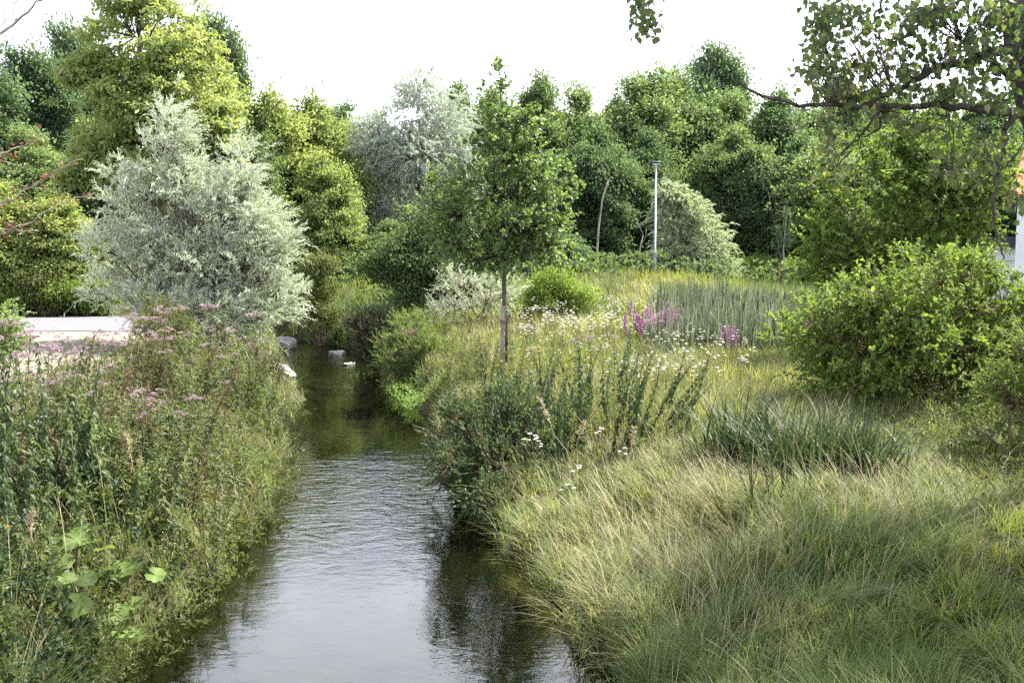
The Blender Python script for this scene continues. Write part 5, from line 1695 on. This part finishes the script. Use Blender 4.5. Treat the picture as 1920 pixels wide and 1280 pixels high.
grass_patch('verge_grass', 'grass at the foot of the wood and around the shrubs', 405, 240000, 30, 90, lambda x, y: ((x > -9) | (y > 36.5)) & (riv_d(x, y) > 0.1),
            lambda x, y: 0.55 + 0 * x, lambda x, y: 0.012 + 0.0007 * y, lambda x, y: 0.30 + 0.16 * np.exp(-((x - 6) ** 2 / 12 + (y - 36) ** 2 / 40)), bend=(0.1, 0.8))
grass_patch('gravel_weeds', 'sparse weeds growing out of the gravel verge', 406, 26000, 14, 30, lambda x, y: (x < -7.0) & (y < 27.5) & (gn2(np.stack([x, y, 0 * x], 1)) > 0.1),
            lambda x, y: 0.16 + 0 * x, lambda x, y: 0.012 + 0 * x, lambda x, y: 0.55 + 0 * x)


def cover(name, label, seed, n, y0, y1, f, H, L, Wd, mat, per=9, val0=0.5):
    rng = np.random.default_rng(seed)
    x, y = scatter(rng, n, y0, y1, f)
    n = len(x)
    P = np.stack([x, y, hgt(x, y) + rng.uniform(0, 1, n) ** 0.7 * H(x, y)], 1)
    lb, tw = MB(), MB()
    out = rand_unit(rng, n) * [1, 1, 0.2]
    foliage_shoots(lb, None, rng, P, out, per, 0.24, L, Wd, up=0.8, rnd=0.5, droop=0.3, ang=0.9, val0=val0, vs=0.2)
    return tag(lb.build(name, M[mat]), label, 'ground cover', kind='stuff')


pn = Noise(np.random.default_rng(8), 8, 1.1)
def patch(x, y): return pn(np.stack([x, y, 0 * x], 1))
def lb_h(a, b): return lambda x, y: a + b * smooth((riv_d(x, y) + 0.15) / 0.9) * (0.75 + 0.35 * gn2(np.stack([x, y, 0 * x], 1)))
cover('undergrowth', 'mixed leafy undergrowth filling the left bank', 411, 9000, 5.2, 26, lambda x, y: left_bank(x, y) & (riv_d(x, y) < 4.6) & (patch(x, y) > 0.05) & ((y < 12.5) | (x > -0.39 * y)),
      lb_h(0.1, 0.5), 0.085, 0.034, 'herb', per=9, val0=0.45)
cover('dark_undergrowth', 'darker broad-leaved undergrowth at the left water edge and lower corner', 416, 8500, 5.0, 16, lambda x, y: left_bank(x, y + 0 * x) & (riv_d(x, y) < 3.2) & ((patch(x, y) < -0.2) | (y < 7.4)),
      lb_h(0.12, 0.6), 0.095, 0.055, 'nettle', per=8, val0=0.5)
cover('hanging_weeds', 'dry and green weeds hanging over the left water edge', 417, 13000, 5.6, 20, lambda x, y: (x < np.interp(y, RIV_Y, RIV_L) + 0.28) & (x > np.interp(y, RIV_Y, RIV_L) - 0.7),
      lambda x, y: 0.05 - np.minimum(hgt(x, y), 0) + 0.5 * smooth((riv_d(x, y) + 0.3) / 0.8), 0.08, 0.03, 'herb', per=9, val0=0.5)
cover('bank_undergrowth', 'leafy undergrowth along the right bank behind the bramble', 412, 9000, 12, 30, lambda x, y: right_meadow(x, y) & (riv_d(x, y) < 2.6),
      lambda x, y: 0.1 + 0.5 * smooth((riv_d(x, y) - 0.05) / 0.8), 0.08, 0.03, 'herb', val0=0.6)
cover('wood_undergrowth', 'low leafy undergrowth at the foot of the wood', 413, 12000, 38, 75, lambda x, y: (x > -30),
      lambda x, y: 1.1 + 0 * x, 0.16, 0.09, 'forest', val0=0.45)
cover('watercress', 'bright green watercress floating at the right water edge', 414, 26000, 20, 25.5, lambda x, y: (np.abs(x - (-1.95 - 0.28 * (y - 21.4)) + 0.15) < 0.42) & (y < 24),
      lambda x, y: 0.16 - np.minimum(hgt(x, y), 0.0), 0.05, 0.04, 'cress', per=6)
cover('water_weed', 'green water weed trailing in the riffle below the bend', 418, 5000, 21, 27, lambda x, y: (riv_d(x, y) < -0.1) & (pn(np.stack([x * 2.2, y * 0.9, 0 * x], 1)) > 0.62),
      lambda x, y: 0.02 - np.minimum(hgt(x, y), 0.0), 0.05, 0.03, 'cress', per=5, val0=0.2)
cover('bush_undergrowth', 'dim weeds under the dogwood bush and beside the irises', 415, 9000, 9.0, 16, lambda x, y: (x > 3.6 + 0.12 * (y - 9)) & (x < 9),
      lambda x, y: 0.10 + 0.45 * smooth((x - 4.6) / 1.2), 0.07, 0.025, 'herb', val0=0.4)


# cattail bed
def reeds():
    rng = np.random.default_rng(421)
    n = 8500
    y = rng.uniform(22.5, 31, n)
    px = rng.uniform(1215, 1580, n)
    k = rng.uniform(size=n) < np.clip((px - 1195) / 110, 0.1, 1)
    y, px = y[k], px[k]
    x = (px - 960) / F * y
    n = len(x)
    P = np.stack([x, y, hgt(x, y) - 0.03], 1)
    a = rng.normal(-0.3, 1.2, n)
    lean = np.stack([np.cos(a), np.sin(a), 0 * a], 1)
    mb = MB()
    add_blades(mb, P, lean, rng.uniform(0.65, 1.4, n) * (1 + 0.18 * gn0(P * 0.9)), rng.uniform(0.028, 0.055, n), np.clip(rng.normal(.42, .26, n), 0, 1), rng.uniform(0.03, 0.55, n) ** 1.3, seg=4)
    tag(mb.build('cattail_reeds', M['reed']), 'bed of tall grey-green cattail leaves behind the meadow', 'reeds', kind='stuff')
    for i in range(22):
        yy = rng.uniform(22.3, 25); p_ = rng.uniform(1250, 1530)
        xx = (p_ - 960) / F * yy; zz = float(hgt(xx, yy))
        H = rng.uniform(0.95, 1.2)
        t = thing('cattail_head', 'dark brown cattail head on a straight stalk among the reeds', 'cattail', (xx, yy, zz), 'cattail heads in the reed bed')
        m = MB(); add_tube(m, [(0, 0, -.05), (0.01, 0, H)], [.006, .004], 5, .4); m.build('stalk', M['stalk'], t, True)
        m = MB(); add_tube(m, [(0.01, 0, H + .001), (0.01, 0, H + .02), (0.012, 0, H + .15), (0.012, 0, H + .17)], [.006, .014, .014, .004], 8); m.build('seed_head', M['brownhead'], t, True)


reeds()

# dead stalks: bent dry stems on the left bank and a leaning dead stem over the water
def dry_stem(label, px, py, top, seed, r=0.006):
    rng = np.random.default_rng(seed)
    c = ground_at(px, py)
    e = W(top[0], top[1], c[1])
    t = thing('dry_stalk', label, 'stalk', c)
    p, rr = limb(rng, np.zeros(3) - [0, 0, .03], e - c, r, r * .5, 9, 0.02)
    m = MB(); add_tube(m, p, rr, 5, 0.5); m.build('stem', M['straw'], t, True)
    m = MB()
    add_tube(m, p[6:] + [0.003, 0, 0], r * 0.8, 4, 0.4)
    n = 60
    f = rng.uniform(0.8, 1.0, n)
    Q = np.stack([np.interp(f, np.linspace(0, 1, 9), p[:, k]) for k in range(3)], 1)
    add_leaves(m, Q, nrm(rand_unit(rng, n) + [0, 0, .5]), rand_unit(rng, n), 0.05, 0.012, rng.uniform(0, 1, n)); m.build('seed_head', M['straw'], t)


dry_stem('straw stalk with a bushy tip standing highest in the left herbs', 215, 960, (226, 805), 501)
dry_stem('straw stalk bent right beside the bushy tipped one', 265, 1000, (236, 812), 502)
dry_stem('straight thin straw stalk right of the two bent ones', 272, 930, (276, 790), 503)
dry_stem('pale dead stem leaning down to the water on the left bank', 465, 950, (522, 1075), 504, 0.012)
dry_stem('reddish dead stem rising at the left picture edge', 35, 1130, (60, 960), 505, 0.008)
dry_stem('dry stalk in front of the nettles leaning left', 1100, 930, (1010, 745), 506)
dry_stem('dry stalk in front of the nettles leaning right', 1165, 960, (1190, 800), 507)
dry_stem('forked dry stalk near the white umbels before the nettles', 1050, 920, (1095, 790), 508)
